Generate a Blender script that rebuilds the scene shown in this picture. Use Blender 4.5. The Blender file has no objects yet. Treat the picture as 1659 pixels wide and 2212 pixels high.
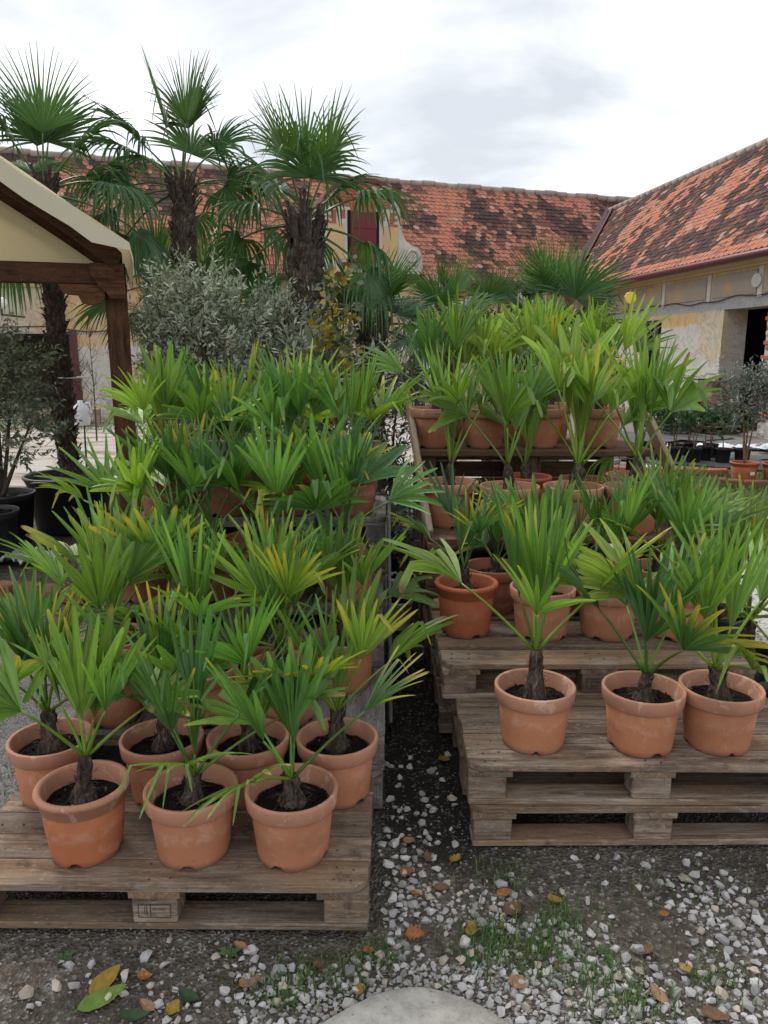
import bpy, bmesh, math, random
import numpy as np
from mathutils import Vector, Matrix

# ------------------------------------------------------------------ camera, sky, light, exposure
scene = bpy.context.scene
COL = scene.collection
R = math.radians
EYE, PITCH, FPX = 1.6, R(11.9), 1660.0
cam_d = bpy.data.cameras.new('camera')
cam = bpy.data.objects.new('camera', cam_d); COL.objects.link(cam)
cam.location = (0, 0, EYE); cam.rotation_euler = (math.pi/2 - PITCH, 0, 0)
cam_d.sensor_fit = 'VERTICAL'; cam_d.sensor_height = 36; cam_d.lens = 36*FPX/2212
cam_d.clip_start = 0.05; cam_d.clip_end = 600
scene.camera = cam
scene.view_settings.view_transform = 'Standard'; scene.view_settings.look = 'None'
scene.view_settings.gamma = 1; scene.view_settings.use_curve_mapping = False
scene.view_settings.exposure = 0.98
scene.cycles.max_bounces = 6; scene.cycles.diffuse_bounces = 3; scene.cycles.glossy_bounces = 2; scene.cycles.transmission_bounces = 3

SUN_EL, SUN_AZ = R(48), R(-35)       # veiled sun, ahead and to the left of the viewer
world = bpy.data.worlds.new('World'); scene.world = world; world.use_nodes = True
wn = world.node_tree; wn.nodes.clear(); WL = wn.links.new
def wnode(t, **k):
    n = wn.nodes.new(t)
    for a, b in k.items(): setattr(n, a, b)
    return n
sky = wnode('ShaderNodeTexSky', sky_type='NISHITA', sun_disc=False, sun_elevation=SUN_EL, sun_rotation=SUN_AZ)
bg1 = wnode('ShaderNodeBackground'); bg1.inputs[1].default_value = 0.1; WL(sky.outputs[0], bg1.inputs[0])
wtc = wnode('ShaderNodeTexCoord'); wsep = wnode('ShaderNodeSeparateXYZ'); WL(wtc.outputs['Generated'], wsep.inputs[0])
wz = wnode('ShaderNodeMath', operation='ADD'); wz.inputs[1].default_value = 0.22
wabs = wnode('ShaderNodeMath', operation='ABSOLUTE'); WL(wsep.outputs[2], wabs.inputs[0]); WL(wabs.outputs[0], wz.inputs[0])
wdx = wnode('ShaderNodeMath', operation='DIVIDE'); WL(wsep.outputs[0], wdx.inputs[0]); WL(wz.outputs[0], wdx.inputs[1])
wdy = wnode('ShaderNodeMath', operation='DIVIDE'); WL(wsep.outputs[1], wdy.inputs[0]); WL(wz.outputs[0], wdy.inputs[1])
wcb = wnode('ShaderNodeCombineXYZ'); WL(wdx.outputs[0], wcb.inputs[0]); WL(wdy.outputs[0], wcb.inputs[1]); wcb.inputs[2].default_value = 6.6
wno = wnode('ShaderNodeTexNoise'); wno.inputs['Scale'].default_value = 1.15; wno.inputs['Detail'].default_value = 7
wno.inputs['Roughness'].default_value = 0.52; wno.inputs['Distortion'].default_value = 0.35; WL(wcb.outputs[0], wno.inputs[0])
wrp = wnode('ShaderNodeValToRGB'); WL(wno.outputs[0], wrp.inputs[0])
e = wrp.color_ramp.elements
e[0].position = 0.36; e[0].color = (0.42, 0.44, 0.47, 1)
e[1].position = 0.66; e[1].color = (0.98, 0.98, 0.99, 1)
q = wrp.color_ramp.elements.new(0.50); q.color = (0.66, 0.675, 0.70, 1)
bg2 = wnode('ShaderNodeBackground'); WL(wrp.outputs[0], bg2.inputs[0]); bg2.inputs[1].default_value = 0.92
wmx = wnode('ShaderNodeMixShader'); wmx.inputs[0].default_value = 0.95
WL(bg1.outputs[0], wmx.inputs[1]); WL(bg2.outputs[0], wmx.inputs[2])
wo = wnode('ShaderNodeOutputWorld'); WL(wmx.outputs[0], wo.inputs[0])
sl = bpy.data.lights.new('sun', 'SUN'); sl.energy = 1.5; sl.angle = R(22); sl.color = (1, 0.96, 0.9)
sun = bpy.data.objects.new('sun', sl); COL.objects.link(sun)
sdir = Vector((math.sin(SUN_AZ)*math.cos(SUN_EL), math.cos(SUN_AZ)*math.cos(SUN_EL), math.sin(SUN_EL)))
sun.rotation_euler = sdir.to_track_quat('Z', 'Y').to_euler(); sun.location = (0, 0, 30)

# ------------------------------------------------------------------ material helpers
class NT:
    def __init__(s, name):
        s.m = bpy.data.materials.new(name); s.m.use_nodes = True
        s.t = s.m.node_tree; s.n = s.t.nodes; s.L = s.t.links.new
        s.b = s.n['Principled BSDF']; s.out = s.n['Material Output']
    def node(s, t, **k):
        n = s.n.new(t)
        for a, b in k.items(): setattr(n, a, b)
        return n
    def put(s, sock, v):
        if hasattr(v, 'is_output'): s.L(v, sock)
        elif v is not None:
            if isinstance(v, (tuple, list)) and len(v) == 3 and sock.type == 'RGBA': v = (*v, 1)
            sock.default_value = v
    def objco(s, scale=(1,1,1), rand=0.0):
        tc = s.node('ShaderNodeTexCoord'); mp = s.node('ShaderNodeMapping'); s.L(tc.outputs['Object'], mp.inputs[0])
        mp.inputs['Scale'].default_value = scale
        if rand:
            oi = s.node('ShaderNodeObjectInfo'); mu = s.math('MULTIPLY', oi.outputs['Random'], rand)
            cb = s.node('ShaderNodeCombineXYZ')
            for i in range(3): s.L(mu, cb.inputs[i])
            s.L(cb.outputs[0], mp.inputs['Location'])
        return mp.outputs[0]
    def wco(s, scale=(1,1,1)):
        g = s.node('ShaderNodeNewGeometry'); mp = s.node('ShaderNodeMapping'); s.L(g.outputs['Position'], mp.inputs[0])
        mp.inputs['Scale'].default_value = scale; return mp.outputs[0]
    def noise(s, co, scale, detail=4, rough=0.55, dist=0.0):
        n = s.node('ShaderNodeTexNoise'); s.L(co, n.inputs[0]); n.inputs['Scale'].default_value = scale
        n.inputs['Detail'].default_value = detail; n.inputs['Roughness'].default_value = rough; n.inputs['Distortion'].default_value = dist
        return n.outputs[0]
    def voro(s, co, scale, feature='F1', out='Distance'):
        n = s.node('ShaderNodeTexVoronoi', feature=feature); s.L(co, n.inputs[0]); n.inputs['Scale'].default_value = scale
        return n.outputs[out]
    def math(s, op, a, b=None, clamp=False):
        n = s.node('ShaderNodeMath', operation=op, use_clamp=clamp); s.put(n.inputs[0], a)
        if b is not None: s.put(n.inputs[1], b)
        return n.outputs[0]
    def ss(s, x, lo, hi):
        n = s.node('ShaderNodeMapRange', interpolation_type='SMOOTHSTEP'); s.put(n.inputs[0], x)
        n.inputs[1].default_value = lo; n.inputs[2].default_value = hi; return n.outputs[0]
    def ramp(s, f, stops):
        n = s.node('ShaderNodeValToRGB'); s.L(f, n.inputs[0]); el = n.color_ramp.elements
        while len(el) < len(stops): el.new(0.5)
        for e, (p, c) in zip(el, stops): e.position = p; e.color = (*c, 1) if len(c) == 3 else c
        return n.outputs[0]
    def mix(s, f, a, b, mode='MIX'):
        n = s.node('ShaderNodeMix', data_type='RGBA', blend_type=mode); s.put(n.inputs[0], f); s.put(n.inputs[6], a); s.put(n.inputs[7], b)
        return n.outputs[2]
    def rnd(s): return s.node('ShaderNodeObjectInfo').outputs['Random']
    def sep(s, co):
        n = s.node('ShaderNodeSeparateXYZ'); s.L(co, n.inputs[0]); return n.outputs
    def attr(s, nm='Col'): return s.node('ShaderNodeAttribute', attribute_name=nm)
    def bump(s, h, strength=0.5, dist=0.01):
        n = s.node('ShaderNodeBump'); n.inputs['Strength'].default_value = strength; n.inputs['Distance'].default_value = dist
        s.L(h, n.inputs['Height']); s.L(n.outputs[0], s.b.inputs['Normal'])
    def done(s, color=None, rough=None, spec=None):
        if color is not None: s.put(s.b.inputs['Base Color'], color)
        if rough is not None: s.put(s.b.inputs['Roughness'], rough)
        if spec is not None: s.b.inputs['Specular IOR Level'].default_value = spec
        return s.m
MAT = {}
def plain(name, c, rough=0.6, spec=0.4, var=0.25, scale=6.0, metal=0.0):
    k = NT(name); co = k.objco(rand=50)
    n = k.noise(co, scale, 5)
    col = k.mix(n, tuple(x*(1-var) for x in c), tuple(min(1, x*(1+var)) for x in c))
    k.b.inputs['Metallic'].default_value = metal
    k.bump(k.noise(co, scale*8, 4), 0.15, 0.004)
    MAT[name] = k.done(col, rough, spec)

def wood_mat(name, dark, mid, light, warm, grain=1.0):
    k = NT(name); co = k.objco((1, 8, 8), rand=80); co2 = k.objco(rand=80)
    g = k.noise(co, 3.2, 6, 0.65, 0.6); fine = k.noise(k.objco((2, 90, 90), rand=80), 2.0, 3, 0.6)
    big = k.noise(co2, 3.0, 4)
    c = k.ramp(g, [(0.32, dark), (0.47, mid), (0.66, light)])
    bl = k.noise(k.objco((1, 4, 4), rand=60), 6.5, 6, 0.7, 0.8); c = k.mix(k.math('MULTIPLY', k.ss(bl, 0.50, 0.66), 0.6), c, tuple(min(1, x*1.25) for x in light))
    c = k.mix(k.ss(big, 0.42, 0.66), c, k.mix(0.6, c, warm))
    r = k.rnd(); c = k.mix(k.math('MULTIPLY', r, 0.55), c, dark)
    c = k.mix(k.math('MULTIPLY', k.ss(fine, 0.54, 0.70), 0.6), c, tuple(x*0.45 for x in dark))
    st = k.noise(co2, 11, 5); c = k.mix(k.math('MULTIPLY', k.ss(st, 0.58, 0.72), 0.5), c, tuple(x*0.4 for x in dark))
    sp = k.noise(k.objco((1, 2.2, 2.2), rand=90), 48, 4, 0.7); c = k.mix(k.math('MULTIPLY', k.ss(sp, 0.58, 0.68), 0.45), c, tuple(x*0.5 for x in dark)); c = k.mix(k.math('MULTIPLY', k.ss(sp, 0.42, 0.34), 0.4), c, tuple(min(1, x*1.2) for x in light))
    k.bump(k.math('ADD', fine, g), 0.55*grain, 0.004)
    MAT[name] = k.done(c, 0.85, 0.2)
wood_mat('wood', (0.075, 0.058, 0.048), (0.205, 0.150, 0.110), (0.37, 0.300, 0.240), (0.29, 0.165, 0.080))
wood_mat('wood_grey', (0.080, 0.074, 0.072), (0.185, 0.172, 0.164), (0.33, 0.315, 0.30), (0.22, 0.19, 0.16))
wood_mat('wood_red', (0.055, 0.030, 0.022), (0.15, 0.085, 0.058), (0.26, 0.165, 0.115), (0.20, 0.095, 0.05))
wood_mat('wood_stain', (0.022, 0.010, 0.006), (0.060, 0.027, 0.014), (0.125, 0.060, 0.030), (0.115, 0.045, 0.016), 0.5)
wood_mat('wood_new', (0.16, 0.12, 0.085), (0.29, 0.225, 0.16), (0.42, 0.35, 0.26), (0.34, 0.21, 0.11))

def terracotta(name, base, base2, pale, paleamt):
    k = NT(name); co = k.objco(rand=40); r = k.rnd()
    c = k.mix(r, base, base2)
    n1 = k.noise(co, 5, 5); c = k.mix(k.math('MULTIPLY', k.ss(n1, 0.4, 0.75), 0.5), c, tuple(x*0.62 for x in base))
    n2 = k.noise(k.objco((1, 1, 0.8), rand=70), 17, 8, 0.72, 0.5)
    c = k.mix(k.math('MULTIPLY', k.ss(n2, 0.55, 0.62), paleamt), c, pale)
    n3 = k.noise(co, 60, 3); c = k.mix(k.math('MULTIPLY', k.ss(n3, 0.62, 0.72), 0.3), c, (0.12, 0.06, 0.04))
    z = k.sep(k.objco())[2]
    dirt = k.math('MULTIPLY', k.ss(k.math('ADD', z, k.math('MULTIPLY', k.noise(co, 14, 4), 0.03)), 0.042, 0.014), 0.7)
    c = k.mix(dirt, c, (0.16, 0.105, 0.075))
    ring = k.math('MULTIPLY', k.ss(k.math('ABSOLUTE', k.math('SUBTRACT', k.math('ADD', z, k.math('MULTIPLY', n1, 0.06)), 0.135)), 0.030, 0.004), k.ss(k.noise(co, 26, 6, 0.7), 0.42, 0.6))
    c = k.mix(k.math('MULTIPLY', ring, paleamt*1.2), c, pale); c = k.mix(k.math('MULTIPLY', k.ss(k.noise(co, 3.2, 4), 0.52, 0.66), 0.35), c, tuple(x*0.5 for x in base))
    k.bump(k.math('ADD', n3, n2), 0.22, 0.003)
    MAT[name] = k.done(c, k.math('ADD', k.math('MULTIPLY', n2, 0.25), 0.52), 0.25)
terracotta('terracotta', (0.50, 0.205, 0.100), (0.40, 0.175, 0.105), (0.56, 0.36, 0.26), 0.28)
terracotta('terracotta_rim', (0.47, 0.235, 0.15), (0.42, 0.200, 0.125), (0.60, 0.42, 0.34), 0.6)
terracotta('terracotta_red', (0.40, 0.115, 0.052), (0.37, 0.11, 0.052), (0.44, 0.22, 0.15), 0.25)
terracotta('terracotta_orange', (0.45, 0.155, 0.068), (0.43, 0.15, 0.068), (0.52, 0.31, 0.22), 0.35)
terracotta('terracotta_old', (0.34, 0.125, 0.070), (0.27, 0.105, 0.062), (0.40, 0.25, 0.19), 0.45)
plain('black_plastic', (0.016, 0.017, 0.020), 0.45, 0.5, 0.5, 5)
plain('white_plastic', (0.62, 0.64, 0.66), 0.4, 0.5, 0.12, 6)
plain('brown_metal', (0.085, 0.022, 0.022), 0.45, 0.4, 0.35, 3)
plain('red_metal', (0.120, 0.012, 0.016), 0.5, 0.4, 0.25, 2)
plain('zinc', (0.34, 0.34, 0.34), 0.4, 0.5, 0.3, 8, 0.7)
plain('darkness', (0.015, 0.013, 0.012), 0.95, 0.1, 0.3, 2)
plain('yellow_plastic', (0.80, 0.58, 0.02), 0.35, 0.5, 0.1, 6)
plain('cable', (0.05, 0.045, 0.045), 0.6, 0.3, 0.3, 6)
plain('mortar_white', (0.50, 0.47, 0.43), 0.95, 0.1, 0.3, 4)
plain('brick', (0.36, 0.125, 0.068), 0.9, 0.15, 0.45, 9)
plain('brick_mossy', (0.17, 0.088, 0.050), 0.95, 0.15, 0.6, 12)
k = NT('concrete'); co = k.objco(rand=50); n = k.noise(co, 14, 8, 0.75); n2 = k.noise(co, 90, 4, 0.7)
c = k.ramp(n, [(0.3, (0.20, 0.185, 0.165)), (0.5, (0.37, 0.355, 0.325)), (0.7, (0.48, 0.465, 0.43))]); c = k.mix(k.math('MULTIPLY', k.ss(n2, 0.60, 0.68), 0.7), c, (0.13, 0.115, 0.10))
k.bump(k.math('ADD', n, n2), 0.6, 0.008); MAT['concrete'] = k.done(c, 0.95, 0.15)
plain('frond_dead', (0.17, 0.12, 0.07), 0.9, 0.1, 0.4, 20)
plain('twig', (0.085, 0.065, 0.052), 0.9, 0.1, 0.4, 14)
plain('ridge_tile', (0.30, 0.24, 0.21), 0.9, 0.15, 0.5, 3)
plain('fleece', (0.62, 0.64, 0.67), 0.8, 0.2, 0.2, 6)
plain('weed_mat', (0.10, 0.10, 0.105), 0.9, 0.2, 0.45, 3)
plain('lamp_glass', (0.75, 0.74, 0.70), 0.25, 0.5, 0.05, 6)

# potting soil
k = NT('soil'); co = k.objco(rand=30); n = k.noise(co, 90, 6, 0.75); v = k.voro(co, 75)
c = k.ramp(n, [(0.3, (0.004, 0.0035, 0.003)), (0.6, (0.014, 0.011, 0.009)), (0.8, (0.05, 0.04, 0.03))])
k.bump(k.math('ADD', n, v), 1.0, 0.012); MAT['soil'] = k.done(c, 0.95, 0.15)
# palm trunk fibre
k = NT('fibre'); co = k.objco((18, 18, 5), rand=30); n = k.noise(co, 3.5, 7, 0.7, 1.0)
c = k.ramp(n, [(0.32, (0.026, 0.018, 0.014)), (0.52, (0.095, 0.072, 0.058)), (0.70, (0.27, 0.220, 0.185))])
k.bump(n, 1.0, 0.02); MAT['fibre'] = k.done(c, 0.95, 0.1)
# leaf (colour attribute carries each leaf's own greens, yellowed and browned tips)
def leaf_mat(name, transl, rough, streak, spec=0.5, tint=(1, 1, 1)):
    k = NT(name); a = k.attr('Col')
    uv = k.node('ShaderNodeUVMap'); mp = k.node('ShaderNodeMapping'); k.L(uv.outputs[0], mp.inputs[0])
    mp.inputs['Scale'].default_value = (2.2, 0.35, 1)
    n = k.ss(k.noise(mp.outputs[0], 3.0, 3, 0.6), 0.3, 0.7); bl = k.noise(k.objco(rand=20), 28, 4)
    c = k.mix(k.math('MULTIPLY', n, streak), k.mix(1.0, a.outputs['Color'], (0.68, 0.72, 0.80), 'MULTIPLY'), k.mix(1.0, a.outputs['Color'], (1.48, 1.40, 1.35), 'MULTIPLY'))
    c = k.mix(k.math('MULTIPLY', k.ss(bl, 0.52, 0.75), 0.5), c, k.mix(1.0, c, (0.62, 0.72, 0.7), 'MULTIPLY'))
    c = k.mix(1.0, c, tint, 'MULTIPLY')
    k.bump(n, 0.4, 0.002)
    k.done(c, rough, spec)
    tr = k.node('ShaderNodeBsdfTranslucent'); k.put(tr.inputs[0], k.mix(1.0, c, (1.5, 1.6, 0.8), 'MULTIPLY'))
    ms = k.node('ShaderNodeMixShader'); ms.inputs[0].default_value = transl
    k.L(k.b.outputs[0], ms.inputs[1]); k.L(tr.outputs[0], ms.inputs[2]); k.L(ms.outputs[0], k.out.inputs[0])
    MAT[name] = k.m
leaf_mat('palm_leaf', 0.22, 0.42, 0.9); leaf_mat('palm_adult', 0.2, 0.42, 0.7, 0.5, (0.80, 0.76, 0.95)); leaf_mat('olive_leaf', 0.12, 0.55, 0.3); leaf_mat('grass', 0.25, 0.55, 0.3)
leaf_mat('dry_leaf', 0.1, 0.7, 0.5, 0.25)
# stones with own colour
k = NT('stone'); a = k.attr('Col'); co = k.wco(); n = k.noise(co, 60, 6, 0.65); n2 = k.noise(co, 260, 3)
c = k.mix(n, k.mix(1.0, a.outputs['Color'], (0.62, 0.6, 0.58), 'MULTIPLY'), k.mix(1.0, a.outputs['Color'], (1.2, 1.2, 1.2), 'MULTIPLY'))
c = k.mix(k.math('MULTIPLY', k.ss(n2, 0.6, 0.75), 0.5), c, (0.13, 0.12, 0.11)); k.bump(n, 0.4, 0.004)
MAT['stone'] = k.done(c, 0.9, 0.2)
# roof tiles
def tile_mat(name, c0, c1, lich, amt):
    k = NT(name); co = k.wco(); n = k.noise(co, 13, 6, 0.7, 0.8); f = k.noise(co, 34, 4)
    c = k.mix(f, c0, c1); c = k.mix(k.math('MULTIPLY', k.ss(n, 0.66-amt*0.3, 0.80-amt*0.3), 0.85), c, lich)
    k.bump(f, 0.3, 0.01); MAT[name] = k.done(c, 0.9, 0.15)
LICH = (0.034, 0.026, 0.024)
tile_mat('tile_orange', (0.43, 0.180, 0.105), (0.33, 0.128, 0.076), LICH, 0.33)
tile_mat('tile_pink', (0.42, 0.185, 0.130), (0.32, 0.125, 0.085), LICH, 0.62)
tile_mat('tile_brown', (0.19, 0.085, 0.060), (0.115, 0.052, 0.040), LICH, 0.6)
tile_mat('tile_dark', (0.075, 0.043, 0.036), (0.040, 0.028, 0.026), (0.018, 0.015, 0.015), 0.5)
tile_mat('tile_pale', (0.42, 0.26, 0.20), (0.32, 0.19, 0.145), LICH, 0.45)
TILES = ['tile_orange', 'tile_pink', 'tile_brown', 'tile_dark', 'tile_pale']
# yard walls: ochre limewash above, greyer band, bare white plaster below, ragged lower zone (object z is height)
def wall_mat(name, zf, zb, zl):
    k = NT(name); co = k.objco(); z = k.sep(co)[2]
    w = k.noise(co, 1.6, 6, 0.62, 0.3); w2 = k.noise(co, 7, 6, 0.65); big = k.noise(co, 0.55, 5, 0.6); fine = k.noise(co, 40, 4)
    zz = k.math('ADD', z, k.math('MULTIPLY', k.math('SUBTRACT', w, 0.5), 0.55))
    ochre = k.mix(w2, (0.50, 0.325, 0.145), (0.58, 0.42, 0.22)); ochre = k.mix(k.ss(big, 0.42, 0.62), ochre, (0.50, 0.44, 0.35))
    white = k.mix(w2, (0.40, 0.375, 0.33), (0.62, 0.60, 0.56)); white = k.mix(k.ss(big, 0.47, 0.6), white, (0.50, 0.40, 0.26))
    grey = k.mix(w2, (0.25, 0.25, 0.25), (0.42, 0.41, 0.40))
    low = k.mix(k.ss(w2, 0.38, 0.62), (0.40, 0.375, 0.34), (0.58, 0.55, 0.50)); low = k.mix(k.ss(k.noise(co, 3.1, 5), 0.66, 0.72), low, (0.30, 0.13, 0.085))
    c = k.mix(k.ss(zz, zl-0.04, zl+0.02), low, white)
    c = k.mix(k.ss(zz, zb-0.30, zb-0.24), c, ochre)
    c = k.mix(k.math('MULTIPLY', k.ss(z, zb-0.05, zb), k.ss(k.math('ADD', z, k.math('MULTIPLY', k.math('SUBTRACT', w, 0.5), 0.2)), zf+0.02, zf-0.02)), c, grey)
    c = k.mix(k.math('MULTIPLY', k.ss(k.noise(co, 2.3, 7, 0.7), 0.60, 0.72), 0.55), c, (0.30, 0.27, 0.23))
    edge = k.math('MULTIPLY', k.ss(k.math('ABSOLUTE', k.math('SUBTRACT', k.noise(co, 1.1, 8, 0.72, 0.6), 0.5)), 0.012, 0.0), 0.6); c = k.mix(edge, c, (0.16, 0.13, 0.11))
    k.bump(k.math('ADD', k.math('MULTIPLY', k.ss(zz, zl-0.04, zl+0.02), 1.0), k.math('ADD', w2, k.math('MULTIPLY', fine, 0.3))), 0.6, 0.03)
    MAT[name] = k.done(c, 0.95, 0.1)
wall_mat('plaster_right', 2.62, 2.42, 1.05); wall_mat('plaster_back', 2.05, 2.00, 0.35)
k = NT('panel'); co = k.objco(rand=10); c = k.mix(k.ss(k.noise(co, 1.5, 6, 0.65), 0.32, 0.55), (0.46, 0.30, 0.15), (0.31, 0.27, 0.225))
k.bump(k.noise(co, 20, 5), 0.3, 0.01); MAT['panel'] = k.done(c, 0.95, 0.1)
k = NT('cornice'); co = k.objco(rand=10); c = k.mix(k.noise(co, 2.5, 5), (0.46, 0.315, 0.15), (0.60, 0.45, 0.25)); MAT['cornice'] = k.done(c, 0.95, 0.1)
# canvas
k = NT('canvas'); co = k.objco(); c = k.mix(k.noise(co, 3, 4), (0.60, 0.56, 0.42), (0.70, 0.67, 0.54)); k.done(c, 0.8, 0.2)
k.bump(k.noise(co, 6, 4), 0.25, 0.02)
tr = k.node('ShaderNodeBsdfTranslucent'); tr.inputs[0].default_value = (0.72, 0.58, 0.30, 1); ms = k.node('ShaderNodeMixShader'); ms.inputs[0].default_value = 0.3
k.L(k.b.outputs[0], ms.inputs[1]); k.L(tr.outputs[0], ms.inputs[2]); k.L(ms.outputs[0], k.out.inputs[0]); MAT['canvas'] = k.m
# ground: surfacing by zone (soil, crushed stone, pale yard grit, turf), plus shade painted into the gap
k = NT('ground'); co = k.wco(); s = k.sep(co); X, Y = s[0], s[1]
wob = k.math('MULTIPLY', k.math('SUBTRACT', k.noise(co, 1.3, 5), 0.5), 1.1)
Xw, Yw = k.math('ADD', X, wob), k.math('ADD', Y, wob)
n = k.noise(co, 30, 7, 0.7); m = k.noise(co, 2.2, 5, 0.6); v = k.voro(co, 95, out='Color'); vd = k.voro(co, 95)
soil = k.ramp(n, [(0.25, (0.038, 0.031, 0.025)), (0.5, (0.100, 0.083, 0.067)), (0.78, (0.20, 0.172, 0.145))])
soil = k.mix(k.math('MULTIPLY', k.ss(k.sep(v)[0], 0.70, 0.9), 0.75), soil, k.mix(k.sep(v)[1], (0.13, 0.12, 0.11), (0.34, 0.33, 0.31)))
soil = k.mix(k.math('MULTIPLY', k.ss(m, 0.48, 0.68), 0.6), soil, (0.045, 0.037, 0.030))
grit = k.mix(k.sep(v)[0], (0.20, 0.185, 0.17), (0.40, 0.38, 0.36))
yard = k.mix(k.noise(co, 45, 5, 0.7), (0.36, 0.325, 0.29), (0.62, 0.59, 0.54)); yard = k.mix(k.ss(k.noise(k.wco((0.5, 1.6, 1)), 1.4, 6, 0.65), 0.46, 0.62), yard, (0.29, 0.215, 0.165))
turf = k.mix(n, (0.030, 0.050, 0.012), (0.10, 0.13, 0.035))
c = soil
c = k.mix(k.math('MULTIPLY', k.ss(Xw, -1.05, -1.45), k.math('MULTIPLY', k.ss(Yw, 1.9, 2.3), k.ss(Yw, 4.6, 3.9))), c, grit)
c = k.mix(k.math('MULTIPLY', k.ss(X, -0.06, 0.02), k.math('MULTIPLY', k.ss(Xw, 0.7, 0.4), k.math('MULTIPLY', k.ss(Yw, 2.1, 2.4), k.ss(Y, 6.5, 5.5)))), c, k.mix(k.math('MULTIPLY', k.ss(k.sep(v)[0], 0.8, 0.95), 0.6), (0.028, 0.024, 0.021), (0.16, 0.155, 0.15)))  # gap between the stagings: dark soil, with its shade painted into the colour
c = k.mix(k.math('MULTIPLY', k.ss(Yw, 7.5, 8.4), k.ss(Xw, 2.2, 1.4)), c, yard)
c = k.mix(k.math('MULTIPLY', k.ss(Xw, 1.5, 1.9), k.math('MULTIPLY', k.ss(Yw, 2.8, 3.4), k.ss(Yw, 8.2, 7.5))), c, k.mix(k.sep(v)[0], (0.34, 0.33, 0.31), (0.66, 0.65, 0.63)))
c = k.mix(k.math('MULTIPLY', k.math('MULTIPLY', k.ss(Xw, 1.9, 2.4), k.ss(m, 0.36, 0.5)), k.math('MULTIPLY', k.ss(Yw, 7.0, 7.6), k.ss(Yw, 10.4, 9.8))), c, turf)
c = k.mix(k.math('MULTIPLY', k.ss(Xw, 2.2, 2.7), k.ss(Yw, 10.4, 11.0)), c, k.mix(n, (0.16, 0.145, 0.13), (0.33, 0.31, 0.29)))
k.bump(k.math('ADD', k.math('MULTIPLY', n, 0.7), k.math('MULTIPLY', vd, 1.2)), 0.9, 0.012)
MAT['ground'] = k.done(c, 0.95, 0.15)

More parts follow.
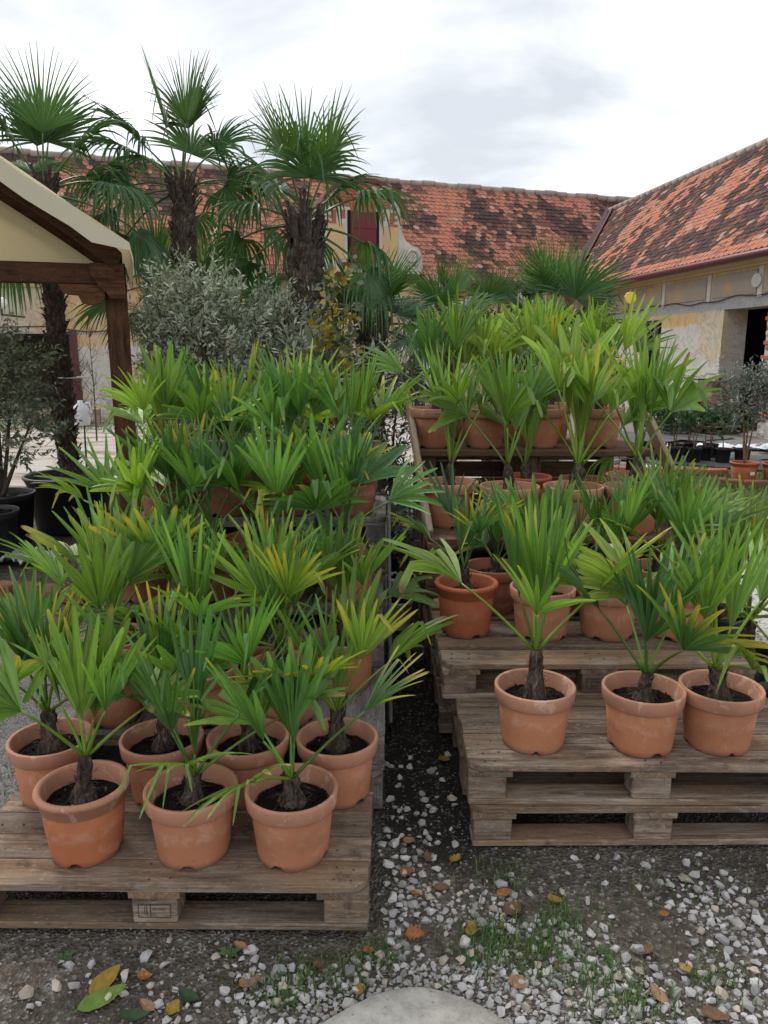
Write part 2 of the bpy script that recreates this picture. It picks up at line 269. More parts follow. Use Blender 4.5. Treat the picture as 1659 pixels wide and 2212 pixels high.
# ------------------------------------------------------------------ object helpers
def tag(o, label=None, cat=None, group=None, kind=None):
    if label: o['label'] = label
    if cat: o['category'] = cat
    if group: o['group'] = group
    if kind: o['kind'] = kind
    return o
def empty(name, loc=(0,0,0), rz=0.0):
    o = bpy.data.objects.new(name, None); COL.objects.link(o); o.location = loc; o.rotation_euler = (0, 0, rz); o.empty_display_size = 0.1
    return o
def link(name, me, parent=None, loc=(0,0,0), rot=(0,0,0), scale=(1,1,1)):
    o = bpy.data.objects.new(name, me); COL.objects.link(o); o.parent = parent
    o.location = loc; o.rotation_euler = rot; o.scale = scale
    return o
class MB:
    def __init__(s): s.v = []; s.f = []; s.c = []; s.u = []; s.mi = []; s.n = 0
    def add(s, verts, faces, col=None, uv=None, mi=0):
        verts = np.asarray(verts, float).reshape(-1, 3); b = s.n; s.v.append(verts); s.n += len(verts)
        s.f.extend([tuple(i + b for i in f) for f in faces]); s.mi.extend([mi]*len(faces))
        if col is not None: s.c.append(np.broadcast_to(np.asarray(col, float), (len(verts), 3)))
        else: s.c.append(np.ones((len(verts), 3)))
        s.u.append(np.zeros((len(verts), 2)) if uv is None else np.asarray(uv, float))
    def box(s, lo, hi, M=None, mi=0, col=None):
        x0, y0, z0 = lo; x1, y1, z1 = hi
        v = np.array([(x0,y0,z0),(x1,y0,z0),(x1,y1,z0),(x0,y1,z0),(x0,y0,z1),(x1,y0,z1),(x1,y1,z1),(x0,y1,z1)], float)
        if M is not None: v = (np.array(M.to_3x3()) @ v.T).T + np.array(M.translation)
        s.add(v, [(3,2,1,0),(4,5,6,7),(0,1,5,4),(1,2,6,5),(2,3,7,6),(3,0,4,7)], col, None, mi)
    def prism(s, poly, axis, a, b, mi=0):
        # poly: 2D outline counter-clockwise seen along +axis ; axis 'y' uses (x,z), 'z' uses (x,y), 'x' uses (y,z)
        n = len(poly)
        def P(p, t): return {'y': (p[0], t, p[1]), 'z': (p[0], p[1], t), 'x': (t, p[0], p[1])}[axis]
        v = [P(p, a) for p in poly] + [P(p, b) for p in poly]
        f = [tuple(range(n-1, -1, -1)), tuple(range(n, 2*n))] + [(i, (i+1) % n, n+(i+1) % n, n+i) for i in range(n)]
        s.add(v, f, mi=mi)
    def tube(s, pts, rad, n=6, col=None, mi=0, caps=True):
        pts = np.asarray(pts, float); m = len(pts); rad = np.broadcast_to(np.asarray(rad, float), (m,))
        T = np.gradient(pts, axis=0); T /= np.linalg.norm(T, axis=1)[:, None] + 1e-9
        up = np.array((0.13, 0.97, 0.21)); 
        if abs(T[0] @ up) > 0.9: up = np.array((1.0, 0.05, 0.0))
        A = np.cross(T, up); A /= np.linalg.norm(A, axis=1)[:, None] + 1e-9; B = np.cross(T, A)
        a = np.arange(n)*2*np.pi/n
        V = pts[:, None] + rad[:, None, None]*(np.cos(a)[None, :, None]*A[:, None] + np.sin(a)[None, :, None]*B[:, None])
        F = [(i*n+j, i*n+(j+1) % n, (i+1)*n+(j+1) % n, (i+1)*n+j) for i in range(m-1) for j in range(n)]
        if caps: F += [tuple(range(n-1, -1, -1)), tuple((m-1)*n+j for j in range(n))]
        s.add(V.reshape(-1, 3), F, col, None, mi)
    def lathe(s, prof, n=36, mod=None, mi=0, close=False):
        m = len(prof); a = np.arange(n)*2*np.pi/n
        V = np.array([[(r*math.cos(t), r*math.sin(t), z) for t in a] for r, z in prof])
        if mod is not None: V = mod(V, a)
        F = [(i*n+j, i*n+(j+1) % n, (i+1)*n+(j+1) % n, (i+1)*n+j) for i in range(m-1) for j in range(n)]
        s.add(V.reshape(-1, 3), F, mi=mi)
    def mesh(s, name, mats, smooth=False):
        me = bpy.data.meshes.new(name)
        V = np.concatenate(s.v) if s.v else np.zeros((0, 3))
        me.from_pydata(V.tolist(), [], s.f)
        for m in (mats if isinstance(mats, (list, tuple)) else [mats]): me.materials.append(MAT[m])
        if any(s.mi): me.polygons.foreach_set('material_index', s.mi)
        C = np.concatenate(s.c); at = me.color_attributes.new('Col', 'FLOAT_COLOR', 'POINT')
        at.data.foreach_set('color', np.hstack([C, np.ones((len(C), 1))]).ravel())
        U = np.concatenate(s.u)
        if U.any():
            ul = me.uv_layers.new(name='UVMap'); li = np.zeros(len(me.loops), np.int32); me.loops.foreach_get('vertex_index', li)
            ul.data.foreach_set('uv', U[li].ravel())
        if smooth: me.polygons.foreach_set('use_smooth', [True]*len(me.polygons))
        me.update(); return me
    def build(s, name, mats, parent=None, smooth=False, **k): return link(name, s.mesh(name, mats, smooth), parent, **k)
def bevel_mesh(me, w=0.003):
    bm = bmesh.new(); bm.from_mesh(me); bmesh.ops.bevel(bm, geom=list(bm.edges), offset=w, segments=1, affect='EDGES'); bm.to_mesh(me); bm.free(); return me
_box = {}
def box_mesh(dx, dy, dz, mat, bev=0.003):
    key = (round(dx, 4), round(dy, 4), round(dz, 4), mat, bev)
    if key not in _box:
        b = MB(); b.box((-dx/2, -dy/2, -dz/2), (dx/2, dy/2, dz/2)); me = b.mesh('board', mat)
        _box[key] = bevel_mesh(me, bev) if bev else me
    return _box[key]
def at(x, y, Y):
    """photo point (1659 x 2212 grid) at forward distance Y -> world point"""
    d = y-1106; fw = FPX*math.cos(PITCH) - d*math.sin(PITCH); dn = FPX*math.sin(PITCH) + d*math.cos(PITCH)
    return Vector(((x-830)*Y/fw, Y, EYE - dn*Y/fw))
ORD = ['first', 'second', 'third', 'fourth', 'fifth', 'sixth', 'seventh', 'eighth', 'ninth', 'tenth', 'eleventh', 'twelfth']
# ------------------------------------------------------------------ ground
rs = np.random.RandomState(7)
def vnoise(x, y, seed=0):
    x = np.asarray(x, float); y = np.asarray(y, float); xi = np.floor(x).astype(int); yi = np.floor(y).astype(int); fx = x-xi; fy = y-yi
    def h(a, b):
        n = np.sin(a*127.1 + b*311.7 + seed*74.7)*43758.5453; return n - np.floor(n)
    fx = fx*fx*(3-2*fx); fy = fy*fy*(3-2*fy)
    return (h(xi, yi)*(1-fx) + h(xi+1, yi)*fx)*(1-fy) + (h(xi, yi+1)*(1-fx) + h(xi+1, yi+1)*fx)*fy
def gz(x, y):
    """ground height"""
    r = (vnoise(np.asarray(x)*1.7, np.asarray(y)*1.7, 3)-0.5)*0.03 + (vnoise(np.asarray(x)*9, np.asarray(y)*9, 5)-0.5)*0.014
    return r - 0.018
xs = np.concatenate([np.linspace(-150, -8, 12), np.arange(-6, 6, 0.08), np.linspace(7, 150, 12)])
ys = np.concatenate([np.linspace(-60, 0.6, 8), np.arange(0.9, 13, 0.08), np.linspace(14, 200, 16)])
GX, GY = np.meshgrid(xs, ys); GZ = gz(GX, GY); nx = len(xs)
g = MB(); g.add(np.stack([GX, GY, GZ], -1).reshape(-1, 3), [(j*nx+i, j*nx+i+1, (j+1)*nx+i+1, (j+1)*nx+i) for j in range(len(ys)-1) for i in range(nx-1)])
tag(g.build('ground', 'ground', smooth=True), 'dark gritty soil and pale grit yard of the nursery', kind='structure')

# ------------------------------------------------------------------ farm buildings
def quad(b, p, mi=0): b.add(p, [(0, 1, 2, 3)], mi=mi)
def wall_front(b, x0, x1, H, openings, sgn, thick):
    """front face with holes, plus the reveals of each hole; sgn = side that is inside"""
    cx = sorted({x0, x1, *[o[0] for o in openings], *[o[1] for o in openings]}); cz = sorted({-0.3, H, *[o[2] for o in openings], *[o[3] for o in openings]})
    for i in range(len(cx)-1):
        for j in range(len(cz)-1):
            mx, mz = (cx[i]+cx[i+1])/2, (cz[j]+cz[j+1])/2
            if any(o[0] < mx < o[1] and o[2] < mz < o[3] for o in openings): continue
            quad(b, [(cx[i], 0, cz[j]), (cx[i+1], 0, cz[j]), (cx[i+1], 0, cz[j+1]), (cx[i], 0, cz[j+1])])
    t = sgn*thick
    for a, c, d, e_ in openings:
        quad(b, [(a, 0, d), (a, t, d), (a, t, e_), (a, 0, e_)]); quad(b, [(c, 0, d), (c, t, d), (c, t, e_), (c, 0, e_)])
        quad(b, [(a, 0, e_), (c, 0, e_), (c, t, e_), (a, t, e_)]); quad(b, [(a, 0, d), (c, 0, d), (c, t, d), (a, t, d)])
def tile_mesh(mi_name, w=0.172, L=0.33, t=0.018):
    b = MB(); hw = w/2; xs_ = [-hw, -hw*0.55, 0, hw*0.55, hw]; y0 = [0.05, 0.014, 0.0, 0.014, 0.05]
    top = [(x, y, 0.034) for x, y in zip(xs_, y0)] + [(hw, L, 0.012), (-hw, L, 0.012)]
    bot = [(x, y, 0.034-t) for x, y in zip(xs_, y0)] + [(hw, L, 0.012-t), (-hw, L, 0.012-t)]
    b.add(top+bot, [tuple(range(7))] + [(7+i, 8+i, 1+i, i) for i in range(4)] + [(11, 12, 5, 4), (13, 7, 0, 6)]); return b
def roof_tiles(root, roof, x0, x1, sgn, ze, slope, run, over, style, keep, seed, group_sel):
    """lay tiles row by row on the pitch; the nearest 300 in view are single tiles, the rest one part"""
    ex, w = (0.145 if style == 'right' else 0.2), 0.178; ca = math.cos(math.atan(slope)); rows = int((run+over)/ca/ex); cols = int((x1-x0)/w)
    rr = random.Random(seed); base = tile_mesh('x'); bv = np.concatenate(base.v); bf = base.f
    th = math.atan(slope); up = np.array((0, sgn*math.cos(th), math.sin(th))); nrm = np.array((0, -sgn*math.sin(th), math.cos(th))); ax = np.array((1.0, 0, 0))
    mw = root.matrix_world.copy() if False else Matrix.Translation(root.location) @ Matrix.Rotation(root.rotation_euler[2], 4, 'Z')
    items = []
    for r_ in range(rows):
        for c_ in range(cols):
            x = x0 + (c_ + (0.5 if r_ % 2 else 0) + 0.5)*w; sl = r_*ex
            o = np.array((x, -sgn*over, ze - over*slope)) + up*sl
            if not keep(mw @ Vector(o)): continue
            n1 = float(vnoise(c_*0.33, r_*0.10, seed)); n2 = float(vnoise(c_*0.16+40, r_*0.22, seed+1)); q = rr.random()
            if style == 'right':
                if r_ < 2: k_ = 1 if q < .55 else 0
                elif n1 > 0.76 or (n2 > 0.86): k_ = 0 if q < .5 else (1 if q < .9 else 4)
                elif q < .07: k_ = rr.choice((0, 1, 1, 4))
                elif q < .34: k_ = 2
                else: k_ = 3
                if 14.6 < x + (r_*.145)*.35 < 16.6 and q < 0.6: k_ = 0
            else:
                d = n1*0.5 + n2*0.5 + (0.12 if r_ > rows*0.6 else 0) + (rr.random()-.5)*0.42 - 0.02
                k_ = 3 if d > 0.70 else 2 if d > 0.54 else 1 if d > 0.27 else 0
                if q < .015: k_ = 4
                if 15.2 < c_*w-0.4*math.sin(r_) < 16.0 and q < .75: k_ = 0
            items.append((o, k_, rr.uniform(-.035, .035), rr.uniform(-.004, .007)))
    def dist(it):
        p = mw @ Vector(it[0]); return group_sel(p)
    order = sorted(range(len(items)), key=lambda i: dist(items[i])); single = set(order[:300])
    meshes = [tile_mesh('x').mesh('tile', m) for m in TILES]; rest = MB()
    for i, (o, k_, tw, lift) in enumerate(items):
        a = ax*math.cos(tw) + up*math.sin(tw); u2 = up*math.cos(tw) - ax*math.sin(tw)
        if i in single:
            ob = link('tile', meshes[k_], roof); M = Matrix([(a[0], u2[0], nrm[0], o[0]+nrm[0]*lift), (a[1], u2[1], nrm[1], o[1]+nrm[1]*lift), (a[2], u2[2], nrm[2], o[2]+nrm[2]*lift), (0, 0, 0, 1)])
            if sgn < 0: M = M
            ob.matrix_local = M
        else:
            V = o + bv[:, :1]*a + bv[:, 1:2]*u2 + (bv[:, 2:]+lift)*nrm
            rest.add(V, bf, mi=k_)
    o = rest.build('tile_field', TILES, roof); o['kind'] = 'stuff'

BR = empty('farm_building', (0, 22.8, 0), R(20))
tag(BR, 'long low farm building across the back with mottled red tiled roof and dormer', 'building')
RR = empty('farm_building', (7.86, 8.0, 0), R(96.9))
tag(RR, 'farm building on the right with peeling ochre plaster and dark streaked tiled roof', 'building')
def zb_roof(p):   # height of the back roof plane above a world point
    q = Matrix.Rotation(-R(20), 3, 'Z') @ (Vector((p[0], p[1], 0)) - Vector((0, 22.8, 0))); return 3.84 + min(q.y, 6.8-q.y)*0.9
def zr_roof(p):
    q = Matrix.Rotation(-R(96.9), 3, 'Z') @ (Vector((p[0], p[1], 0)) - Vector((7.86, 8.0, 0))); return 3.68 + min(-q.y, 5.2+q.y)*1.035

# --- back building
b = MB(); wall_front(b, -20, 9, 3.80, [(-11.0, -8.35, 0.0, 2.0), (-6.0, -5.2, 1.3, 2.15), (2.0, 2.9, 1.2, 2.2)], 1, 0.6)
quad(b, [(-20, 6.8, -.3), (9, 6.8, -.3), (9, 6.8, 3.8), (-20, 6.8, 3.8)]); quad(b, [(-20, 0, -.3), (-20, 6.8, -.3), (-20, 6.8, 3.8), (-20, 0, 3.8)]); quad(b, [(9, 0, -.3), (9, 6.8, -.3), (9, 6.8, 3.8), (9, 0, 3.8)])
b.build('wall', 'plaster_back', BR)
b = MB()   # boarding under the tiles
b.add([(-20.2, -0.30, 3.55), (14, -0.30, 3.55), (14, 3.4, 6.88), (-20.2, 3.4, 6.88), (-20.2, 7.1, 3.55), (14, 7.1, 3.55)], [(0, 1, 2, 3), (3, 2, 5, 4)])
roof = b.build('roof', 'wood_stain', BR)
def keep_back(p):
    q = Matrix.Rotation(-R(20), 3, 'Z') @ (p - Vector((0, 22.8, 0)))
    if -1.78 < q.x+.65 < 1.78 and q.z < 4.75 and q.y < .8: return False
    if -1.15 < q.x+.65 < 1.15 and q.z < 5.9: return False
    return p.z > zr_roof(p) - 0.35 or q.x < 4.5
roof_tiles(BR, roof, -17, 9.5, 1, 3.86, 0.9, 3.38, 0.33, 'back', keep_back, 3, lambda p: abs(p.x-3.2) + 0.5*p.z)
b = MB()
for i in range(74):
    x = -18 + i*0.42; b.tube([(x, 3.4, 6.90+.02*math.sin(i*1.7)), (x+.44, 3.4, 6.93+.02*math.sin(i*1.7))], [0.13, 0.10], 8)
b.build('ridge', 'ridge_tile', roof, smooth=True)
b = MB(); b.tube([(-20, -0.40, 3.50), (-2.45, -0.40, 3.50)], 0.075, 8); b.tube([(1.1, -0.40, 3.50), (6.2, -0.40, 3.50)], 0.075, 8)
b.build('gutter', 'brown_metal', BR, smooth=True)
b = MB(); b.box((-20, -0.14, 3.28), (8.5, -0.003, 3.46)); b.box((-20, -0.08, 3.12), (8.5, -0.003, 3.277)); b.build('cornice', 'cornice', BR)
# doorway jambs and dark leaf inside
b = MB(); b.box((-8.47, -0.06, 0), (-8.28, 0.32, 2.08)); b.build('door_frame', 'brown_metal', BR)
for x0, x1, z0, z1 in ((-6.0, -5.2, 1.3, 2.15), (2.0, 2.9, 1.2, 2.2)):
    b = MB(); b.box((x0, .12, z0), (x1, .16, z1)); w = b.build('window', 'darkness', BR); b = MB()
    for a in (x0, (x0+x1)/2-.025, x1-.05): b.box((a, .08, z0), (a+.05, .118, z1))
    for z in (z0, z1-.05): b.box((x0+.052, .085, z), (x1-.052, .116, z+.05))
    b.build('window_frame', 'wood_grey', w)
# dormer gable with brick arch, door and scrolls
DC = -0.65
half = [(1.72, 3.62), (1.80, 3.95), (1.78, 4.25), (1.66, 4.46), (1.46, 4.52), (1.30, 4.60), (1.18, 4.80), (1.12, 5.10), (1.10, 5.38)]
arch = [(1.10*math.cos(t), 5.38+0.72*math.sin(t)) for t in np.linspace(0.12, math.pi-0.12, 13)]
right = [(DC+x, z) for x, z in half]; left = [(DC-x, z) for x, z in reversed(half)]
poly = right + [(DC+x, z) for x, z in arch] + left
b = MB(); b.prism(poly, 'y', -0.10, 0.30); gab = b.build('gable', 'mortar_white', BR)
b = MB(); pr = [(DC+1.14*math.cos(t), 5.40+0.74*math.sin(t)) for t in np.linspace(0, math.pi, 15)] + [(DC-1.14, 3.6), (DC+1.14, 3.6)]
b.prism(pr, 'y', 0.302, 3.0); b.build('dormer_roof', 'tile_brown', BR)
b = MB()
for t in np.linspace(0.0, math.pi, 19)[:-1]:
    t2 = t + math.pi/18*0.96; p = [(DC+r_*math.cos(q), 5.38+(r_-.38)*math.sin(q)) for r_, q in ((1.11, t), (1.22, t), (1.22, t2), (1.11, t2))]
    b.prism(p, 'y', -0.20, 0.42)
b.build('coping', 'tile_brown', gab)
for sx in (-1, 1):   # scroll rings
    b = MB(); cx, cz = DC+sx*1.46, 4.20
    pts = [(cx+sx*0.22*math.cos(t)*(1-t*.09), -0.12, cz+0.22*math.sin(t)*(1-t*.09)) for t in np.linspace(-1.2, 7.2, 26)]
    b.tube(pts, 0.045, 6); b.build('scroll', 'mortar_white', gab, smooth=True)
for sx in (-1, 1):
    b = MB(); b.box((DC+sx*.42-.04, -0.125, 3.98), (DC+sx*.42+.04, -0.102, 5.36)); b.build('door_jamb', 'darkness', gab)
dd = MB(); dd.box((DC-.377, -0.145, 3.99), (DC+.377, -0.102, 5.33)); do = dd.build('door', 'red_metal', BR)
for z in (3.995, 4.44, 4.89): link('panel', box_mesh(0.70, 0.012, 0.41, 'red_metal', 0.006), do, (DC, -0.152, z+.21))
b = MB(); b.box((DC-.62, -0.24, 3.86), (DC+.62, -0.02, 3.975)); b.build('sill', 'red_metal', gab)
for sx in (-1, 1):
    b = MB(); b.box((DC+sx*.80-.24, -0.118, 4.06), (DC+sx*.80+.24, -0.1025, 5.0)); b.build('plaster_field', 'cornice', gab)
rb = random.Random(5); bm_ = [box_mesh(0.235, 0.05, 0.062, 'brick', 0.006), box_mesh(0.11, 0.05, 0.062, 'brick', 0.006)]
for r_ in range(9):
    z = 5.40 + r_*0.077 - 0.02; hw = 1.04*math.sqrt(max(0, 1-((z+.05-5.38)/0.72)**2)); x = -hw + (0.0 if r_ % 2 else 0.06)
    while x + .23 < hw:
        if not (z < 5.39): link('brick', bm_[0], gab, (DC+x+.12, -0.105+rb.uniform(-.012, .006), z+.03), (0, 0, rb.uniform(-.03, .03)))
        x += .25
for i in range(9):   # soldier course over the door
    link('brick', bm_[0], gab, (DC-.34+i*.085, -0.118, 5.46+.02*math.sin(i/8*math.pi)), (0, math.pi/2+(i-4)*.02, 0))
for sx in (-1, 1):
    for r_ in range(5):
        link('brick', bm_[r_ % 2], gab, (DC+sx*(.90-(.06 if r_ % 2 else 0)), -0.104, 5.02+r_*.077), (0, 0, rb.uniform(-.03, .03)))
        if r_ > 1: link('brick', bm_[1], gab, (DC+sx*.58, -0.104, 5.02+r_*.077))
for x0 in (-3.05, 1.16):
    b = MB(); b.add([(x0, -.36, 3.56), (x0+.75, -.36, 3.56), (x0+.75, .12, 3.99), (x0, .12, 3.99)], [(0, 1, 2, 3)]); b.add([(x0, -.36, 3.53), (x0+.75, -.36, 3.53), (x0+.75, .12, 3.96), (x0, .12, 3.96)], [(3, 2, 1, 0)]); b.build('flashing', 'brown_metal', BR)
b = MB(); b.tube([(-14, -.02, 2.25), (-11, -.02, 2.12), (-9, -.02, 2.18), (-8, -.02, 2.05), (-6.5, -.02, 2.16)], 0.012, 5); b.build('cable', 'cable', BR)

# --- right building (inside is local -y)
b = MB(); wall_front(b, -3, 17.2, 3.64, [(6.62, 8.12, 0.0, 2.40), (10.77, 11.85, 1.10, 2.30)], -1, 0.52)
quad(b, [(-3, -5.2, -.3), (17, -5.2, -.3), (17, -5.2, 3.64), (-3, -5.2, 3.64)]); quad(b, [(-3, 0, -.3), (-3, -5.2, -.3), (-3, -5.2, 3.64), (-3, 0, 3.64)])
b.build('wall', 'plaster_right', RR)
b = MB(); b.box((-2.9, -2.6, -.2), (17, -2.4, 3.3)); b.build('partition_wall', 'brick_mossy', RR)
b = MB(); b.add([(-3, 0.30, 3.34), (22.5, 0.30, 3.34), (22.5, -2.6, 6.34), (-3, -2.6, 6.34), (-3, -5.5, 3.34), (22.5, -5.5, 3.34)], [(0, 3, 2, 1), (3, 4, 5, 2)])
rf2 = b.build('roof', 'wood_stain', RR)
def keep_right(p): return p.z > zb_roof(p) - 0.3
roof_tiles(RR, rf2, 1.5, 22.4, -1, 3.70, 1.035, 2.58, 0.33, 'right', keep_right, 11, lambda p: 99 if p.x/p.y > 0.475 else p.y)
b = MB()
for i in range(60):
    x = -3 + i*0.42; b.tube([(x, -2.6, 6.38), (x+.44, -2.6, 6.42)], [0.13, 0.10], 8)
b.build('ridge', 'ridge_tile', rf2, smooth=True)
b = MB(); b.tube([(-3, 0.41, 3.29), (17.6, 0.41, 3.29)], 0.08, 8); b.build('gutter', 'brown_metal', RR, smooth=True)
b = MB(); b.box((-3, 0.003, 3.20), (17, 0.15, 3.34)); b.box((-3, 0.003, 3.145), (17, 0.10, 3.197)); b.build('cornice', 'cornice', RR)
# valley flashing along the meeting line of the two roofs
pts = []
for t in np.linspace(0, 1, 24):
    z = 3.55 + t*(6.34-3.55); best = None
    # on the right pitch at height z: local y = -(z-3.48)/.87, find local x where the back pitch has the same height
    yy = -(z-3.68)/1.035; lo, hi = 8.0, 26.0
    for _ in range(40):
        mid = (lo+hi)/2; w = Matrix.Rotation(R(96.9), 3, 'Z') @ Vector((mid, yy, 0)) + Vector((7.86, 8, 0))
        q = Matrix.Rotation(-R(20), 3, 'Z') @ (Vector((w.x, w.y, 0)) - Vector((0, 22.8, 0)))
        if 3.84 + q.y*0.9 > z: hi = mid
        else: lo = mid
    pts.append((lo, yy, z))
b = MB(); pa = np.array(pts)
for i in range(len(pa)-1):
    p, q = pa[i], pa[i+1]
    b.add([p+(-.32, 0, .16), q+(-.32, 0, .16), q+(0.0, 0, .085), p+(0.0, 0, .085), q+(.22, 0, .27), p+(.22, 0, .27)], [(0, 1, 2, 3), (3, 2, 4, 5)])
b.build('valley_flashing', 'brown_metal', RR)
# frieze panels with pale strips between
x = -2.6
i = 0
while x < 16.5:
    w_ = 1.75 if i % 2 == 0 else 1.55
    link('frieze_panel', box_mesh(w_, 0.02, 0.44, 'panel', 0.006), RR, (x+w_/2, 0.012, 2.86)); 
    b = MB(); b.box((x+w_+.06, 0.003, 2.58), (x+w_+.20, 0.03, 3.142)); b.build('pilaster_strip', 'mortar_white', RR)
    x += w_+.26; i += 1
for cx in (7.0, 3.0):
    b = MB(); b.prism([(cx+.15*math.cos(t), 2.88+.13*math.sin(t)) for t in np.linspace(0, 2*math.pi, 17)[:-1]], 'y', 0.025, 0.07); b.build('roundel', 'mortar_white', RR)
pts = [(x, 0.025, 2.60+0.035*math.sin(x*1.9)+0.02*math.sin(x*5.1)) for x in np.linspace(3, 13, 50)]
b = MB(); b.tube(pts, 0.012, 5); b.build('cable', 'cable', RR)
b = MB(); b.box((10.77, -.22, 1.10), (11.85, -.18, 2.30)); w = b.build('window', 'darkness', RR)
b = MB()
for a in (10.77, 11.28, 11.78): b.box((a, -.178, 1.1), (a+.07, -.10, 2.3))
for z in (1.10, 1.66, 2.23): b.box((10.842, -.17, z), (11.778, -.11, z+.06))
b.build('window_frame', 'wood_grey', w)
# broken brick edges round the doorway
for i in range(26):
    z = 0.06 + i*0.088; 
    if rb.random() < 0.75: link('brick', box_mesh(0.25, 0.12, 0.07, rb.choice(('brick', 'mortar_white')), 0.008), RR, (6.52+rb.uniform(-.08, .06), -0.045+rb.uniform(-.02, .02), z), (0, 0, rb.uniform(-.15, .15)))
for i in range(9):
    link('brick', box_mesh(0.12, 0.12, 0.07, rb.choice(('brick', 'mortar_white')), 0.008), RR, (8.16+rb.uniform(-.02, .03), -0.05, 0.85+i*0.075+rb.uniform(-.01, .01)), (0, 0, rb.uniform(-.2, .2)))
b = MB(); b.tube([(8.4, .05, 1.0), (8.4, .28, 1.0), (9.6, .28, 1.02)], 0.02, 5); b.build('iron_bracket', 'cable', RR)

# ------------------------------------------------------------------ canopy on the left
CN = empty('garden_canopy', (-1.80, 5.35, 0), R(18.8)); tag(CN, 'brown timber canopy with cream canvas roof standing at the left', 'canopy')
def bar(p, q, w, h, mat, name, parent, roll=0.0):
    p, q = Vector(p), Vector(q); d = q-p; o = link(name, box_mesh(d.length, w, h, mat, 0.005), parent, (p+q)/2)
    o.rotation_euler = d.to_track_quat('X', 'Z').to_euler(); return o
def grow(lo, hi, mat, name, parent):   # box whose long axis is local x of the mesh
    d = [hi[i]-lo[i] for i in range(3)]; c = Vector([(hi[i]+lo[i])/2 for i in range(3)])
    k_ = d.index(max(d))
    if k_ == 0: return link(name, box_mesh(d[0], d[1], d[2], mat, 0.006), parent, c)
    if k_ == 1: return link(name, box_mesh(d[1], d[0], d[2], mat, 0.006), parent, c, (0, 0, math.pi/2))
    return link(name, box_mesh(d[2], d[1], d[0], mat, 0.006), parent, c, (0, math.pi/2, 0))
ph = 2.16
CD = 1.15
for (x, y) in ((0, 0), (0, CD), (-3.4, 0), (-3.4, CD)):
    grow((x-.07, y-.07, -0.03), (x+.07, y+.07, ph), 'wood_stain', 'post', CN)
for y in (-.03,):
    grow((-3.6, y-.10+.03, 2.02), (-.075, y-.03+.03, 2.15), 'wood_stain', 'tie_beam', CN)
grow((-.055, -.07, ph+.002), (.055, CD+.07, ph+.07), 'wood_stain', 'eave_beam', CN); grow((-3.455, -.07, ph+.002), (-3.345, CD+.07, ph+.07), 'wood_stain', 'eave_beam', CN)
# carved knee brace under the tie beam
for y0 in (-.115,):
    prof = [(-.072, 2.017), (-.072, 1.93), (-.10, 1.90), (-.17, 1.89), (-.215, 1.905), (-.235, 1.95), (-.30, 1.955), (-.335, 1.98), (-.35, 2.017)]
    b = MB(); b.prism(prof[::-1], 'y', y0, y0+.085); b.build('bracket', 'wood_stain', CN)
    prof = [(.06, 1.93), (.06, 2.15), (-.15, 2.15), (-.15, 2.08), (-.12, 2.04), (-.10, 2.0), (-.06, 1.97), (-.04, 1.93)]
    b = MB(); b.prism(prof[::-1], 'y', y0-.03, y0-.005); b.build('carved_plate', 'wood_stain', CN)
b = MB(); b.box((.071, -.03, 2.03), (.076, .03, 2.09)); b.build('bolt', 'zinc', CN)
def roofz(x):  # arched rafter line, x from 0 (eave) to -1.7 (ridge)
    t = min(1, max(0, -x/1.7)); return 2.23 + 1.12*(t**0.92)
for y in (-.12, CD):
    for sx in (0, 1):
        b = MB(); n_ = 12; top = []; bot = []
        for i in range(n_+1):
            x = -1.7*i/n_ + .05*(1-i/n_); z = roofz(min(0, x)); top.append((x, z+.04-(0.05 if x > 0 else 0))); bot.append((x-.03*(i < 1), z-.13+0.02*math.sin(i*.5)))
        pl = top[::-1] + bot
        if sx: pl = [(-3.4-p[0], p[1]) for p in pl][::-1]
        pl = pl if sx == 0 else pl
        b.prism(pl[::-1], 'y', y-.04, y+.04); b.build('rafter', 'wood_stain', CN)
# canvas sheet, with a short hanging flap
b = MB(); us = list(np.linspace(0, 1, 15)); ysx = np.linspace(-.30, CD+.12, 8); prof = []
prof.append((.115, 2.07)); prof.append((.118, 2.17)); prof.append((.10, 2.262))
for i in range(1, 15): x = -1.7*i/14 ; prof.append((x, roofz(x)+.068))
prof += [(-3.4-p[0], p[1]) for p in prof[::-1][1:]]
V = []; 
for j, y in enumerate(ysx):
    for i, (x, z) in enumerate(prof):
        sag = 0.018*math.sin(j*1.9+i*.8) + (0.02*math.sin(j*2.7) if i < 3 else 0); V.append((x, y, z + sag*(1 if i > 2 else 0.2)))
m_ = len(prof); F = [(j*m_+i, j*m_+i+1, (j+1)*m_+i+1, (j+1)*m_+i) for j in range(len(ysx)-1) for i in range(m_-1)]
b.add(V, F); 
# front flap folds down over the rafter
V = []
for i, (x, z) in enumerate(prof): V += [(x, -.302, z), (x, -.31, z-(.15 if 2 < i < m_-3 else .04)-(0.012*math.sin(i*1.3)))]
b.add(V, [(2*i, 2*i+1, 2*i+3, 2*i+2) for i in range(m_-1)])
b.build('canvas_roof', 'canvas', CN, smooth=True)
b = MB(); V = []
for i, (x, z) in enumerate(prof[2:-2]): V += [(x, CD-.06, max(z-.14, 2.17)), (x, CD-.055+.012*math.sin(i*1.7), 2.15)]
b.add(V, [(2*i, 2*i+1, 2*i+3, 2*i+2) for i in range(len(prof)-5)]); b.build('canvas_gable', 'canvas', CN, smooth=True)
